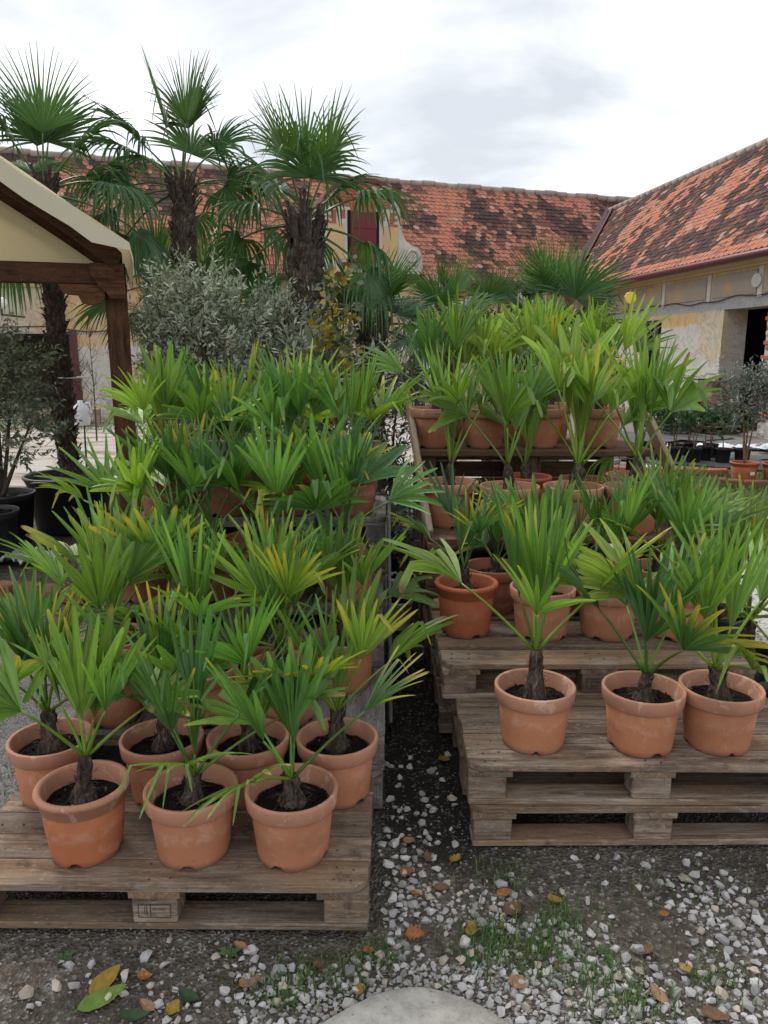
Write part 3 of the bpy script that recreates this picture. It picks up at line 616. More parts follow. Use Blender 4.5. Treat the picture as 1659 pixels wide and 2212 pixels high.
# ------------------------------------------------------------------ pallets and staging
rp = random.Random(21)
def pallet(label, loc, rz=0.0, L=1.2, D=0.8, H=0.144, boards=None, mat='wood', group='stacked pallets', block=0.125, name='wooden_pallet', parts=True):
    """L along local x (deck boards run this way), D along local y"""
    t = empty(name, (loc[0], loc[1], loc[2]), rz); tag(t, label, 'pallet', group)
    th = 0.022; n = boards or 5
    bw = (D-(n-1)*0.004)/n if n > 5 or boards else None
    ws = [bw]*n if boards else [.145, .1, .145, .1, .145]
    gap = (D-sum(ws))/(n-1); y = -D/2
    key = 'cut%.3f_%.3f%s' % (L, ws[0], mat)
    if key not in _box:
        def cut(c):
            b = MB(); w_ = ws[0]/2; b.prism([(-L/2+c, -w_), (L/2-c, -w_), (L/2, -w_+c), (L/2, w_), (-L/2, w_), (-L/2, -w_+c)], 'z', -th/2, th/2)
            return bevel_mesh(b.mesh('board', mat), 0.002)
        _box[key] = cut(0.035)
    for i, w_ in enumerate(ws):
        ob = link('deck_board', _box[key] if i in (0, n-1) else box_mesh(L, w_, th, mat, 0.002), t, (rp.uniform(-.004, .004), y+w_/2, H-th/2+rp.uniform(-.0015, .0015)), (rp.uniform(-.006, .006), rp.uniform(-.002, .002), (math.pi if i == n-1 else 0)+rp.uniform(-.002, .002)))
        y += w_+gap
    bh = H-3*th
    for x in (-L/2+.0725, 0, L/2-.0725):
        link('stringer', box_mesh(D-.004, .145, th, mat, 0.002), t, (x, 0, H-1.5*th-.0005), (0, 0, math.pi/2))
    b = MB()
    for yy in [-D/2+ws[0]*.3, -D/2+ws[0]*.72, D/2-ws[0]*.5] + ([-D/2+ws[0]*1.4, -D/2+ws[0]*2.5] if boards else []):
        for x in (-L/2+.05, -L/2+.10, -.025, .03, L/2-.10, L/2-.05):
            b.lathe([(.0001, H+.0022), (.0036, H+.0020), (.0042, H-.002)], 6); V_ = b.v[-1]; V_ += np.array((x+rp.uniform(-.012, .012), yy+rp.uniform(-.012, .012), 0))
    o = b.build('nail_heads', 'cable', t); o['kind'] = 'stuff'
    ds = (.1, .145, .1) if D > .55 else (.09, .1, .09)
    for yy, dw in zip((-D/2+ds[0]/2, 0, D/2-ds[2]/2), ds):
        link('bottom_board', box_mesh(L-.006, dw-.004, th, mat, 0.004), t, (0, yy, th/2), (0, 0, rp.uniform(-.002, .002)))
        for x in (-L/2+block/2+.004, 0, L/2-block/2-.004):
            link('block', box_mesh(block, dw-.006, bh, mat, 0.004), t, (x+rp.uniform(-.004, .004), yy, th+bh/2), (0, 0, rp.uniform(-.02, .02)))
    return t
lev = ['lowest', 'second from the ground', 'third from the ground', 'fourth from the ground', 'fifth from the ground', 'sixth from the ground']
# left staging
PL0 = pallet('weathered pallet lying on the ground at front left under the nearest pots', (-.64, 2.162, 0), R(-.6), L=1.2, D=.575, boards=5, group='pallets of the left staging')
def stack(n, H, x, y, L, D, what, rz=0.0, **k):
    for i in range(n):
        nm = 'only one' if n == 1 else 'top one' if i == n-1 else lev[i]
        pallet('pallet %s, %s' % (what, nm), (x+rp.uniform(-.012, .012), y+rp.uniform(-.006, .006), i*H), rz+rp.uniform(-.006, .006), L, D, H, **k)
stack(2, .144, -.60, 2.745, .565, 1.2, "in left staging's second step", math.pi/2, mat='wood_grey', group='pallets of the left staging', boards=8)
stack(4, .140, -.595, 3.29, .48, 1.2, "in left staging's third step", math.pi/2, mat='wood_grey', group='pallets of the left staging', boards=8)
stack(6, .137, -.595, 3.84, .58, 1.2, "in left staging's rear step", math.pi/2, mat='wood_grey', group='pallets of the left staging', boards=8)
bd = bar((.028, 3.06, .02), (.022, 3.60, .90), .016, .12, 'wood_grey', 'plank', None); tag(bd, 'grey plank leaning on the right side of the left staging', 'plank')
rl = empty('back_rail', (-.62, 4.34, 0)); tag(rl, 'grey timber rail fence behind the left staging', 'rail')
grow((-.72, -.012, .98), (.60, .012, 1.10), 'wood_grey', 'rail', rl); grow((-.72, -.012, .70), (.60, .012, .80), 'wood_grey', 'rail', rl)
for x in (-.66, 0, .54): grow((x-.035, .014, -.03), (x+.035, .07, 1.08), 'wood_grey', 'post', rl)
def stamp(pal, y, z, txt, small):
    """inked mark burnt into the middle block: ruled box and digits"""
    b = MB(); w_, h_ = .092, .042
    for lo, hi in (((-w_/2, z+h_/2), (w_/2, z+h_/2+.0014)), ((-w_/2, z-h_/2), (w_/2, z-h_/2+.0014)), ((-w_/2, z-h_/2+.0016), (-w_/2+.0014, z+h_/2-.0002)), ((w_/2-.0014, z-h_/2+.0016), (w_/2, z+h_/2-.0002)), ((-.012, z-h_/2+.0016), (-.0106, z+h_/2-.0002)), ((-.028, z-.012), (-.0266, z+.014)), ((-.022, z-.014), (-.0206, z+.016))):
        b.box((lo[0], y-.0012, lo[1]), (hi[0], y+.0004, hi[1]))
    for t_, x0, z0, sz in ((txt, -.008, z+.002, .0135), (small, -.006, z-.014, .0115)):
        cu = bpy.data.curves.new('t', 'FONT'); cu.body = t_; cu.size = sz; to = bpy.data.objects.new('t', cu); COL.objects.link(to); dg = bpy.context.evaluated_depsgraph_get()
        me = bpy.data.meshes.new_from_object(to.evaluated_get(dg)); V = np.array([(v.co.x*.72+x0, y-.0010, v.co.y+z0) for v in me.vertices]); b.add(V, [tuple(p.vertices) for p in me.polygons]); bpy.data.objects.remove(to)
    b.build('stamp', 'cable', pal)
stamp(PL0, -.575/2+.002, .062, '100-76001', '141')
# right staging
pallet('weathered pallet on the ground at front right, bottom of two', (.885, 2.62, 0), R(.4), L=1.2, D=.74, group='pallets of the right staging', boards=7)
pallet('weathered pallet with three pots at front right, top of two', (.875, 2.625, .144), R(-.4), L=1.2, D=.74, group='pallets of the right staging', boards=7)
stack(2, .144, .83, 3.36, 1.2, .70, "under right staging's second step", 0, group='pallets of the right staging')
PR1 = pallet('gap-boarded pallet forming the second step of the right staging', (.82, 3.14, .288), R(.3), L=1.2, D=.80, group='pallets of the right staging', mat='wood')
stack(2, .144, .83, 4.02, 1.2, .58, "under right staging's third step", 0, group='pallets of the right staging', mat='wood_red')
pallet('reddish pallet layer inside the right staging under its third step', (.84, 3.93, .288), R(.2), L=1.24, D=.74, group='pallets of the right staging', mat='wood_red')
pallet('reddish deep pallet forming the third step of the right staging', (.86, 4.0, .432), R(.2), L=1.3, D=.76, H=.27, boards=6, group='pallets of the right staging', mat='wood_red')
rk = empty('timber_rack', (.88, 4.86, 0)); tag(rk, 'reddish timber rack with sloping side boards at the top of right staging', 'rack')
for i in range(4): grow((-.70, -.42+i*.20, .992), (.70, -.42+i*.20+.19, 1.03), 'wood_red', 'shelf_board', rk)
for x in (-.62, 0.0, .62):
    for y in (-.32, .30): grow((x-.045, y-.045, -.03), (x+.045, y+.045, .988), 'wood_red', 'post', rk)
for i in range(8): grow((-.68, .35, .06+i*.115), (.68, .37, .06+i*.115+.105), 'wood_red', 'back_board', rk)
bar((-.655, -1.20, .70), (-.735, .02, 1.33), .03, .09, 'wood_new', 'side_board', rk); bar((.67, -1.20, .70), (.71, .02, 1.33), .03, .09, 'wood_new', 'side_board', rk)
br = MB(); br.box((-.60, -1.255, .46), (-.55, -1.25, .62)); o = br.build('joist_plate', 'zinc', rk)
for i in range(10):
    b = MB(); b.lathe([(0.0045, 0), (0, .0006)], 8); h_ = b.build('nail_hole', 'darkness', o, loc=(-.588+.025*(i % 2)+.001*i, -1.2556, .475+.028*(i//2)), rot=(math.pi/2, 0, 0))

stamp(PR1, -.40+.002, .062, 'BU-7600', '')
# ------------------------------------------------------------------ fan leaves
GREEN = [np.array(c) for c in ((0.040, 0.115, 0.034), (0.078, 0.180, 0.036), (0.150, 0.255, 0.036), (0.225, 0.310, 0.036))]
YEL, BRN = np.array((0.42, 0.34, 0.035)), np.array((0.11, 0.065, 0.03))
FR = np.array([0, .10, .24, .40, .56, .72, .86, .95, 1.0])
def fan(rng, origin, d, lat, R_, nseg, spread, split, grav, cup, hue, tips, wfac=1.0, bend=0.0, tip_w=0.3, tp=1.8):
    """one palmate blade: folded strips radiating from the hastula, joined up to `split`, hanging beyond it. returns MB"""
    d = np.array(d, float); lat = np.array(lat, float); d /= np.linalg.norm(d); lat -= d*(lat@d); lat /= np.linalg.norm(lat); nrm = np.cross(lat, d)
    if nrm[2] < 0: nrm = -nrm
    b = MB(); step = spread/nseg; base = GREEN[0]
    h = min(2.999, max(0, hue)); base = GREEN[int(h)]*(1-(h-int(h))) + GREEN[min(3, int(h)+1)]*(h-int(h))
    base = base*rng.uniform(.68, 1.32)
    yellowed = rng.random() < tips*0.4
    for i in range(nseg):
        a = -spread/2 + (i+.5)*step + rng.uniform(-.12, .12)*step
        ln = R_*(0.80+0.20*math.cos(a*0.8))*rng.uniform(.88, 1.05)
        dirv = d*math.cos(a) + lat*math.sin(a); dirv = dirv + nrm*(cup*math.sin(abs(a))**1.5); dirv /= np.linalg.norm(dirv)
        side = -d*math.sin(a) + lat*math.cos(a); side -= dirv*(side@dirv); side /= np.linalg.norm(side)
        sp = split*rng.uniform(.85, 1.12); p = np.array(origin, float); dv = dirv.copy(); P = [p.copy()]; S = [side]; Nn = [np.cross(side, dv)]
        kink = rng.uniform(.55, .85) if rng.random() < bend else 9
        g_i = grav*rng.uniform(.5, 1.4)
        for k_ in range(1, len(FR)):
            f = FR[k_]; ds = (FR[k_]-FR[k_-1])*ln
            if f > sp*0.8: dv = dv + np.array((0, 0, -1))*g_i*(FR[k_]-FR[k_-1])*(0.4+1.6*f)
            if f > kink: dv = dv + np.array((0, 0, -1.6))*1.0 + side*rng.uniform(-.3, .3); kink = 9
            dv /= np.linalg.norm(dv); p = p + dv*ds; P.append(p.copy())
            s2 = side - dv*(side@dv); s2 /= np.linalg.norm(s2)+1e-9; S.append(s2); Nn.append(np.cross(s2, dv))
        P = np.array(P); S = np.array(S); Nn = np.array(Nn); ta = (rng.uniform(-.7, .7)*FR**1.5)[:, None]; S, Nn = S*np.cos(ta)+Nn*np.sin(ta), Nn*np.cos(ta)-S*np.sin(ta); sgn = np.sign((Nn@nrm).mean()) or 1
        hw = []
        wmax = math.tan(step/2)*sp*ln*wfac
        for f in FR:
            if f <= sp: hw.append(math.tan(step/2)*f*ln*wfac*1.02 + .0012)
            else:
                t = (f-sp)/(1-sp); hw.append(max(wmax*(1+(0.25 if tp > 1.3 else 0)*math.sin(min(1, t*2.2)*math.pi))*(1-(1-tip_w)*t**tp) if f < .999 else wmax*tip_w*0.55, .0012))
        hw = np.array(hw)[:, None]; pl = 0.85*hw
        flat = np.clip((FR[:, None]-0.35)*0.8, 0, .45)
        Lv = P - S*hw + Nn*sgn*pl*(1-flat)*.5; Rv = P + S*hw + Nn*sgn*pl*(1-flat)*.5; Mv = P - Nn*sgn*pl*(1-flat)*.5
        V = np.stack([Lv, Mv, Rv], 1).reshape(-1, 3)
        F = []
        for k_ in range(len(FR)-1):
            o = k_*3; F += [(o, o+1, o+4, o+3), (o+1, o+2, o+5, o+4)]
        sh = rng.uniform(.78, 1.22); C = np.tile(base*sh, (len(FR), 1))
        if rng.random() < tips or yellowed:
            f0 = rng.uniform(.80, .95) if not yellowed else rng.uniform(.2, .8); w_ = np.clip((FR-f0)/(1.02-f0), 0, 1)[:, None]; C = C*(1-w_) + YEL*w_
            if rng.random() < .7: w_ = np.clip((FR-rng.uniform(.90, .965))/.05, 0, 1)[:, None]; C = C*(1-w_) + BRN*w_
        C = np.repeat(C, 3, 0).reshape(len(FR), 3, 3); C[:, 1] *= 1.10; C[:, 0] *= .94
        U = np.stack([np.stack([np.full(len(FR), i+u_), FR], -1) for u_ in (0, .5, 1)], 1).reshape(-1, 2)
        b.add(V, F, C.reshape(-1, 3), U)
    return b, base
def curve3(p0, p1, p2, n=7):
    t = np.linspace(0, 1, n)[:, None]; return (1-t)**2*np.array(p0) + 2*t*(1-t)*np.array(p1) + t*t*np.array(p2)
def add_leaf(parent, rng, root_p, az, el, plen, R_, nseg, spread, split, grav, cup, hue, tips, mat='palm_leaf', pet_r=.004, sag=.12, roll=0.0, bend=0.0, wfac=1.0, lift=0.0, tip_w=0.3, petcol=None, tp=1.8):
    hd = np.array((math.cos(az), math.sin(az), 0)); d0 = hd*math.cos(el) + np.array((0, 0, math.sin(el)))
    root_p = np.array(root_p, float); mid = root_p + d0*plen*.55; end = root_p + d0*plen - np.array((0, 0, sag*plen)); pet = curve3(root_p, mid, end)
    dd_ = pet[-1]-pet[-2]; dd_ /= np.linalg.norm(dd_); dd_ = dd_ + np.array((0, 0, lift)); dd_ /= np.linalg.norm(dd_)
    lat = np.cross(dd_, (0, 0, 1.0)); 
    if np.linalg.norm(lat) < .2: lat = np.array((-math.sin(az), math.cos(az), 0))
    lat /= np.linalg.norm(lat); up = np.cross(lat, dd_); lat = lat*math.cos(roll) + up*math.sin(roll)
    b, base = fan(rng, end, dd_, lat, R_, nseg, spread, split, grav, cup, hue, tips, wfac, bend, tip_w, tp)
    lf = b.build('leaf', mat, parent, smooth=False)
    t = MB(); pc = petcol if petcol is not None else base*np.array((1.35, 1.25, 1.0)); t.tube(pet, np.linspace(pet_r*1.3, pet_r*.7, len(pet)), 5, col=pc); t.build('petiole', mat, lf, smooth=True)
    return lf
# ------------------------------------------------------------------ pots
def pot_meshes(rt, rb_, h, rimh, out, mat, rimmat, notch=True, n=40, seed=0, bead=False):
    def mod(V, a):
        if notch:
            q = np.abs(((a*2/math.pi + seed*.37) % 1) - .5) < .075; V[0:3, q, 2] = .017
        return V
    b = MB(); z1 = h-rimh
    rz1 = rb_+(rt-rb_)*z1/h
    b.lathe([(rb_-.012, 0), (rb_-.003, 0), (rb_, .004), (rb_+(rt-rb_)*.10, .022), (rb_+(rt-rb_)*.5, h*.45), (rz1, z1), (rz1-.004, z1+.004)], n, mod)
    b.lathe([(rz1-.012, z1), (rb_-.010, .02), (0.001, .02)], n)
    body = b.mesh('pot', mat, True)
    b = MB()
    if bead: pr = [(rz1-.003, z1), (rz1+.004, z1+.004), (rt+.002, h-.022), (rt+out, h-.018), (rt+out+.004, h-.008), (rt+out, h), (rt-.004, h+.001), (rt-.009, h-.006), (rz1-.012, z1-.02), (rz1-.03, z1-.07)]
    else: pr = [(rz1-.003, z1+.001), (rz1+out*.9, z1), (rz1+out+.001, z1+.003), (rt+out, h-.004), (rt+out-.002, h), (rt+.001, h), (rt-.001, h-.004), (rz1-.010, z1-.01), (rz1-.03, z1-.07)]
    b.lathe(pr, n); return body, b.mesh('rim', rimmat, True)
POTS = {'clay': [pot_meshes(.124, .104, .208, .047, .012, 'terracotta', 'terracotta_rim', seed=i) for i in range(3)],
        'bead': [pot_meshes(.122, .100, .215, .055, .009, 'terracotta_orange', 'terracotta_rim', seed=2, bead=True)],
        'red': [pot_meshes(.122, .100, .222, .055, .009, 'terracotta_red', 'terracotta_red', seed=1, bead=True)],
        'old': [pot_meshes(.124, .104, .208, .047, .012, 'terracotta_old', 'terracotta_old', seed=i) for i in range(2)],
        'big': [pot_meshes(.138, .105, .235, .052, .013, 'terracotta', 'terracotta_rim', seed=i) for i in range(2)],
        'black': [pot_meshes(.125, .100, .23, .03, .008, 'black_plastic', 'black_plastic', False)]}
def soil_mesh(r, z, seed):
    q = np.random.RandomState(seed); b = MB(); n = 26; V = [(0, 0, z+.012)]; rr_ = [.25, .5, .75, 1.0]
    for f in rr_:
        for j in range(n): a = j*2*math.pi/n; V.append((r*f*math.cos(a), r*f*math.sin(a), z+.008*(1-f)+q.uniform(-.005, .006)*(1 if f < 1 else .3)))
    F = [(0, 1+j, 1+(j+1) % n) for j in range(n)]
    for i in range(3):
        F += [(1+i*n+j, 1+(i+1)*n+j, 1+(i+1)*n+(j+1) % n, 1+i*n+(j+1) % n) for j in range(n)]
    b.add(V, F)
    for _ in range(14):   # bits of bark, perlite and root
        a = q.uniform(0, 6.28); rr2 = r*.85*math.sqrt(q.uniform(.1, 1)); x, y = rr2*math.cos(a), rr2*math.sin(a); c = q.uniform(.0015, .0045)
        b.box((x-c, y-c*.7, z), (x+c, y+c*.7, z+.010+c*.5), None, mi=1 if q.rand() < .3 else 0, col=(.16, .13, .10))
    return b.mesh('soil', ['soil', 'stone'], False)
SOIL = {k_: [soil_mesh(POTR, z, i) for i in range(3)] for k_, POTR, z in (('clay', .118, .158), ('red', .115, .165), ('bead', .115, .162), ('old', .118, .158), ('big', .130, .18), ('black', .118, .18))}
def stem(parent, rng, z0, h, r, lean):
    """short fibrous trunk with old leaf bases and hair"""
    b = MB(); n = 12; pts = []; m = 9
    for i in range(m):
        t = i/(m-1); pts.append((lean[0]*t, lean[1]*t, z0-.012+t*(h+.012)))
    prof = [1.75, 1.55, 1.25, 1.05, .95, .95, .9, .8, .55]
    V = []
    for (x, y, z), pr in zip(pts, prof):
        for j in range(n): a = j*2*math.pi/n; q = r*pr*rng.uniform(.86, 1.14); V.append((x+q*math.cos(a), y+q*math.sin(a), z))
    b.add(V, [(i*n+j, i*n+(j+1) % n, (i+1)*n+(j+1) % n, (i+1)*n+j) for i in range(m-1) for j in range(n)] + [tuple((m-1)*n+j for j in range(n))])
    for _ in range(9):   # leaf-base stubs
        t = rng.uniform(.15, .9); a = rng.uniform(0, 6.28); o = np.array((lean[0]*t, lean[1]*t, z0+t*h)); u = np.array((math.cos(a), math.sin(a), 0)); s_ = np.array((-math.sin(a), math.cos(a), 0)); w_ = r*rng.uniform(.25, .5); L_ = rng.uniform(.02, .045)
        p0 = o+u*r*.8; p1 = p0+u*.010+np.array((0, 0, L_))
        b.add([p0-s_*w_, p0+s_*w_, p1+s_*w_*.45, p1-s_*w_*.45, p0-s_*w_-u*.006, p0+s_*w_-u*.006], [(0, 1, 2, 3), (4, 5, 2, 3)])
    for _ in range(34):  # hair
        t = rng.uniform(0, .75)**1.5; a = rng.uniform(0, 6.28); rad = r*(1.55-t*.8); o = np.array((lean[0]*t+rad*math.cos(a), lean[1]*t+rad*math.sin(a), z0+t*h)); dv = np.array((math.cos(a+rng.uniform(-1.3, 1.3)), math.sin(a+rng.uniform(-1.3, 1.3)), rng.uniform(-.9, .5)))*rng.uniform(.012, .035)
        b.tube([o, o+dv*.5+np.array((0, 0, .003)), o+dv], [.0011, .0009, .0004], 3, caps=False)
    b.build('trunk', 'fibre', parent)
    return np.array((lean[0], lean[1], z0+h))
def potted_palm(x, y, z, kind, seed, label, group, size=1.0, hue=1.3, nleaf=7, rot=None, trunk=.125, leanx=0.0, dead=0, steep=0.0):
    rng = random.Random(seed); t = empty('potted_palm', (x, y, z), rng.uniform(0, 6.28) if rot is None else rot); tag(t, label, 'potted palm', group)
    body, rim = rng.choice(POTS[kind]); p = link('pot', body, t); link('rim', rim, p); link('soil', rng.choice(SOIL[kind]), t)
    z0 = {'clay': .166, 'red': .173, 'bead': .170, 'old': .166, 'big': .188, 'black': .188}[kind]
    lean = (rng.uniform(-.018, .018)+leanx, rng.uniform(-.018, .018)); th = trunk*rng.uniform(.75, 1.2)*size
    top = stem(t, rng, z0, th, .0245*size*rng.uniform(.9, 1.2), lean)
    a0 = rng.uniform(0, 6.28)
    for i in range(nleaf):
        f = i/(nleaf-1)          # 0 = young centre leaf, 1 = oldest outer leaf
        az = a0 + i*2.4 + rng.uniform(-.35, .35); el = R(87 - (50-26*steep)*f**1.15 + rng.uniform(-9, 9)); pl = (.12+.15*math.sin(min(1, f*1.4)*1.6))*size*rng.uniform(.75, 1.25)*(1+.35*steep)
        R_ = (.35-.085*f)*size*rng.uniform(.82, 1.12); spread = R(40+70*f+rng.uniform(-14, 34)); ns = rng.choice((6, 7, 7, 8, 9, 10, 11)) if f > .2 else rng.choice((5, 6, 7))
        add_leaf(t, rng, top-np.array((0, 0, .012)), az, el, pl, R_, ns, spread, rng.uniform(.24, .50), .05+.35*f**2+rng.uniform(0, .3)*rng.random(), .22, hue+rng.uniform(-.6, .6)+(.35 if f > .8 else 0), .10+.30*f, pet_r=.0048*size, roll=rng.uniform(-.8, .8), bend=.06+.14*f, lift=.4*(1-f)+.08, wfac=rng.uniform(1.0, 1.15), tip_w=rng.uniform(.25, .5), tp=rng.uniform(1.6, 2.4))
    for i in range(dead):
        add_leaf(t, rng, top-np.array((0, 0, .02)), a0+i*2.1, R(rng.uniform(-15, 15)), .14*size, .24*size, 7, R(80), .3, 2.5, .1, 1.0, 1.0, pet_r=.004, petcol=BRN)
    return t
def row(spec, z, where, group):
    spec = sorted(spec, key=lambda s_: s_[0])
    for i, s_ in enumerate(spec):
        x, y, kind, k_ = s_; n = len(spec)
        pos = 'leftmost' if i == 0 else 'rightmost' if i == n-1 else ORD[i]+' from left'
        pk = {'clay': 'terracotta pot', 'red': 'bright red clay pot', 'bead': 'smooth orange clay pot', 'old': 'dull clay pot', 'big': 'large terracotta pot', 'black': 'black plastic pot'}[kind]
        potted_palm(x, y, z, kind, 1000+int(x*977)+int(y*3571), 'palm in %s, %s %s' % (pk, pos, where), group, **k_)
G1, G2 = 'young palms on the left staging', 'young palms on the right staging'
D_ = dict
row([(-.885, 2.04, 'bead', D_(size=1.02, hue=1.6, rot=.4, trunk=.15)), (-.565, 2.035, 'clay', D_(size=.95, hue=.7, rot=2.0, trunk=.08)), (-.27, 2.03, 'clay', D_(size=.98, hue=1.35, rot=1.0, trunk=.10))], .144, 'in front row on front left pallet', G1)
row([(-1.10, 2.33, 'clay', D_(size=1.0, hue=1.2, trunk=.14)), (-.735, 2.335, 'clay', D_(size=.95, hue=1.0)), (-.45, 2.335, 'clay', D_(size=.95, hue=1.5)), (-.155, 2.335, 'clay', D_(size=1.0, hue=1.6))], .144, 'in rear row on front left pallet', G1)
row([(-.995, 2.60, 'clay', D_(hue=1.6)), (-.66, 2.59, 'clay', D_(hue=1.2)), (-.36, 2.59, 'clay', D_(hue=1.6)), ], .288, "in front row on left staging's second step", G1)
row([(-1.05, 2.885, 'clay', D_(hue=2.0)), (-.77, 2.88, 'old', D_(hue=1.0)), (-.46, 2.885, 'old', D_(hue=1.9)), (-.16, 2.88, 'clay', D_(hue=1.1, size=.9))], .288, "in rear row on left staging's second step", G1)
row([(-1.03, 3.17, 'old', D_(hue=1.9)), (-.74, 3.165, 'old', D_(hue=.8)), (-.45, 3.17, 'clay', D_(hue=1.1)), (-.165, 3.17, 'clay', D_(hue=.7))], .56, "in front row on left staging's third step", G1)
row([(-.885, 3.41, 'old', D_(hue=.7)), (-.595, 3.41, 'old', D_(hue=1.0)), (-.305, 3.41, 'clay', D_(hue=.6))], .56, "in rear row on left staging's third step", G1)
row([(-1.06, 3.67, 'old', D_(hue=1.6)), (-.76, 3.665, 'old', D_(hue=.9)), (-.47, 3.67, 'old', D_(hue=.9)), (-.16, 3.665, 'old', D_(hue=1.3))], .822, "in front row on left staging's rear step", G1)
row([(-1.06, 3.98, 'old', D_(hue=2.1)), (-.76, 3.985, 'old', D_(hue=1.7)), (-.46, 3.98, 'clay', D_(hue=2.3)), (-.15, 3.98, 'old', D_(hue=2.0))], .822, "in rear row on left staging's rear step", G1)
row([(.51, 2.42, 'clay', D_(hue=1.5, size=1.10, rot=.7, trunk=.14)), (.87, 2.40, 'clay', D_(hue=.6, size=1.0, rot=2.2, trunk=.10)), (1.135, 2.41, 'clay', D_(hue=2.0, size=1.12, rot=4.0, trunk=.12, leanx=.03))], .288, 'in a row on front right pallet stack', G2)
row([(.345, 3.09, 'red', D_(hue=.5, size=.86, nleaf=6)), (.66, 3.06, 'clay', D_(hue=1.0, size=.88)), (.935, 3.06, 'clay', D_(hue=.9, size=.88)), (1.22, 3.06, 'clay', D_(hue=1.3, size=.9))], .432, "in front row on right staging's second step", G2)
row([(.50, 3.38, 'old', D_(hue=.4, size=.74, trunk=.08, nleaf=6)), (.86, 3.38, 'clay', D_(hue=.5, size=.76, trunk=.08, nleaf=6)), (1.25, 3.37, 'clay', D_(hue=1.9, size=.9, nleaf=6))], .432, "in rear row on right staging's second step", G2)
row([(.34, 3.93, 'big', D_(steep=.8, nleaf=6, hue=1.8, size=1.12)), (.63, 3.80, 'big', D_(steep=.8, nleaf=6, hue=1.4, size=1.15, trunk=.14)), (.95, 3.80, 'big', D_(steep=.8, nleaf=6, hue=2.2, size=1.12)), (1.25, 3.79, 'big', D_(steep=.8, nleaf=6, hue=1.7, size=1.12, trunk=.17, dead=2))], .702, "in front row on right staging's third step", G2)
row([(.79, 4.18, 'red', D_(steep=.8, nleaf=6, hue=1.3, size=1.1)), (1.10, 4.19, 'old', D_(steep=.8, nleaf=6, hue=1.5, size=1.15)), (1.36, 4.14, 'big', D_(steep=.8, nleaf=6, hue=1.8, size=1.1))], .702, "in rear row on right staging's third step", G2)
row([(.30, 4.60, 'big', D_(steep=.55, hue=1.4, size=1.07)), (.60, 4.60, 'big', D_(steep=.8, nleaf=6, hue=2.0, size=1.03)), (.93, 4.61, 'big', D_(steep=.55, hue=2.3, size=1.07)), (1.28, 4.60, 'big', D_(steep=.55, hue=1.9, size=1.07))], 1.03, 'in front row on the timber rack', G2)
row([(.44, 4.98, 'big', D_(steep=.55, hue=2.0, size=1.07)), (.76, 4.98, 'big', D_(steep=.55, hue=2.1, size=1.1)), (1.07, 4.98, 'big', D_(steep=.55, hue=2.2, size=1.07)), (1.36, 4.98, 'big', D_(steep=.55, hue=1.8, size=1.07))], 1.03, 'in rear row on the timber rack', G2)
row([(1.66, 2.95, 'black', D_(hue=2.3, size=1.1)), (1.72, 3.45, 'black', D_(hue=2.4, size=1.35)), (1.82, 3.95, 'black', D_(hue=2.4, size=1.3)), (1.98, 3.30, 'black', D_(hue=2.2, size=1.3))], -.022, 'on the ground right of right staging', 'young palms on the ground at right')
# ------------------------------------------------------------------ grown fan palms
def big_trunk(parent, rng, h, r0, r1, z0=0.0, lean=(0, 0), stubs=90, hair=150):
    b = MB(); m = max(8, int(h/.06)); n = 14; V = []
    for i in range(m+1):
        t = i/m; r_ = (r0+(r1-r0)*t)*(1 if t < .95 else .72); 
        for j in range(n): a = j*2*math.pi/n; q = r_*(1+.13*math.sin(i*1.35+j*1.1)+rng.uniform(-.08, .08)); V.append((lean[0]*t+q*math.cos(a), lean[1]*t+q*math.sin(a), z0+t*h))
    b.add(V, [(i*n+j, i*n+(j+1) % n, (i+1)*n+(j+1) % n, (i+1)*n+j) for i in range(m) for j in range(n)])
    for i_ in range(stubs+40):
        t = rng.uniform(.02, 1) if i_ < stubs else rng.uniform(.93, 1.0); a = rng.uniform(0, 6.28); r_ = r0+(r1-r0)*t; o = np.array((lean[0]*t, lean[1]*t, z0+t*h)); u = np.array((math.cos(a), math.sin(a), 0)); s_ = np.array((-math.sin(a), math.cos(a), 0)); w_ = rng.uniform(.012, .028); L_ = rng.uniform(.04, .11) if i_ < stubs else rng.uniform(.10, .24)
        p0 = o+u*r_*.92-np.array((0, 0, .02)); p1 = p0+u*rng.uniform(.015, .06 if i_ < stubs else .10)+np.array((0, 0, L_)); k_ = u*.012
        b.add([p0-s_*w_, p0+s_*w_, p1+s_*w_*.6, p1-s_*w_*.6, p0-s_*w_-k_, p0+s_*w_-k_, p1+s_*w_*.6-k_, p1-s_*w_*.6-k_], [(0, 1, 2, 3), (7, 6, 5, 4), (3, 2, 6, 7), (0, 3, 7, 4), (1, 5, 6, 2)])
    for _ in range(hair):
        t = rng.uniform(0, 1); a = rng.uniform(0, 6.28); r_ = (r0+(r1-r0)*t)*1.03; o = np.array((lean[0]*t+r_*math.cos(a), lean[1]*t+r_*math.sin(a), z0+t*h)); dv = np.array((math.cos(a+rng.uniform(-1.4, 1.4)), math.sin(a+rng.uniform(-1.4, 1.4)), rng.uniform(-1.2, .6)))*rng.uniform(.03, .09)
        b.tube([o, o+dv*.5+np.array((0, 0, .006)), o+dv], [.002, .0015, .0006], 3, caps=False)
    return b.build('trunk', 'fibre', parent)
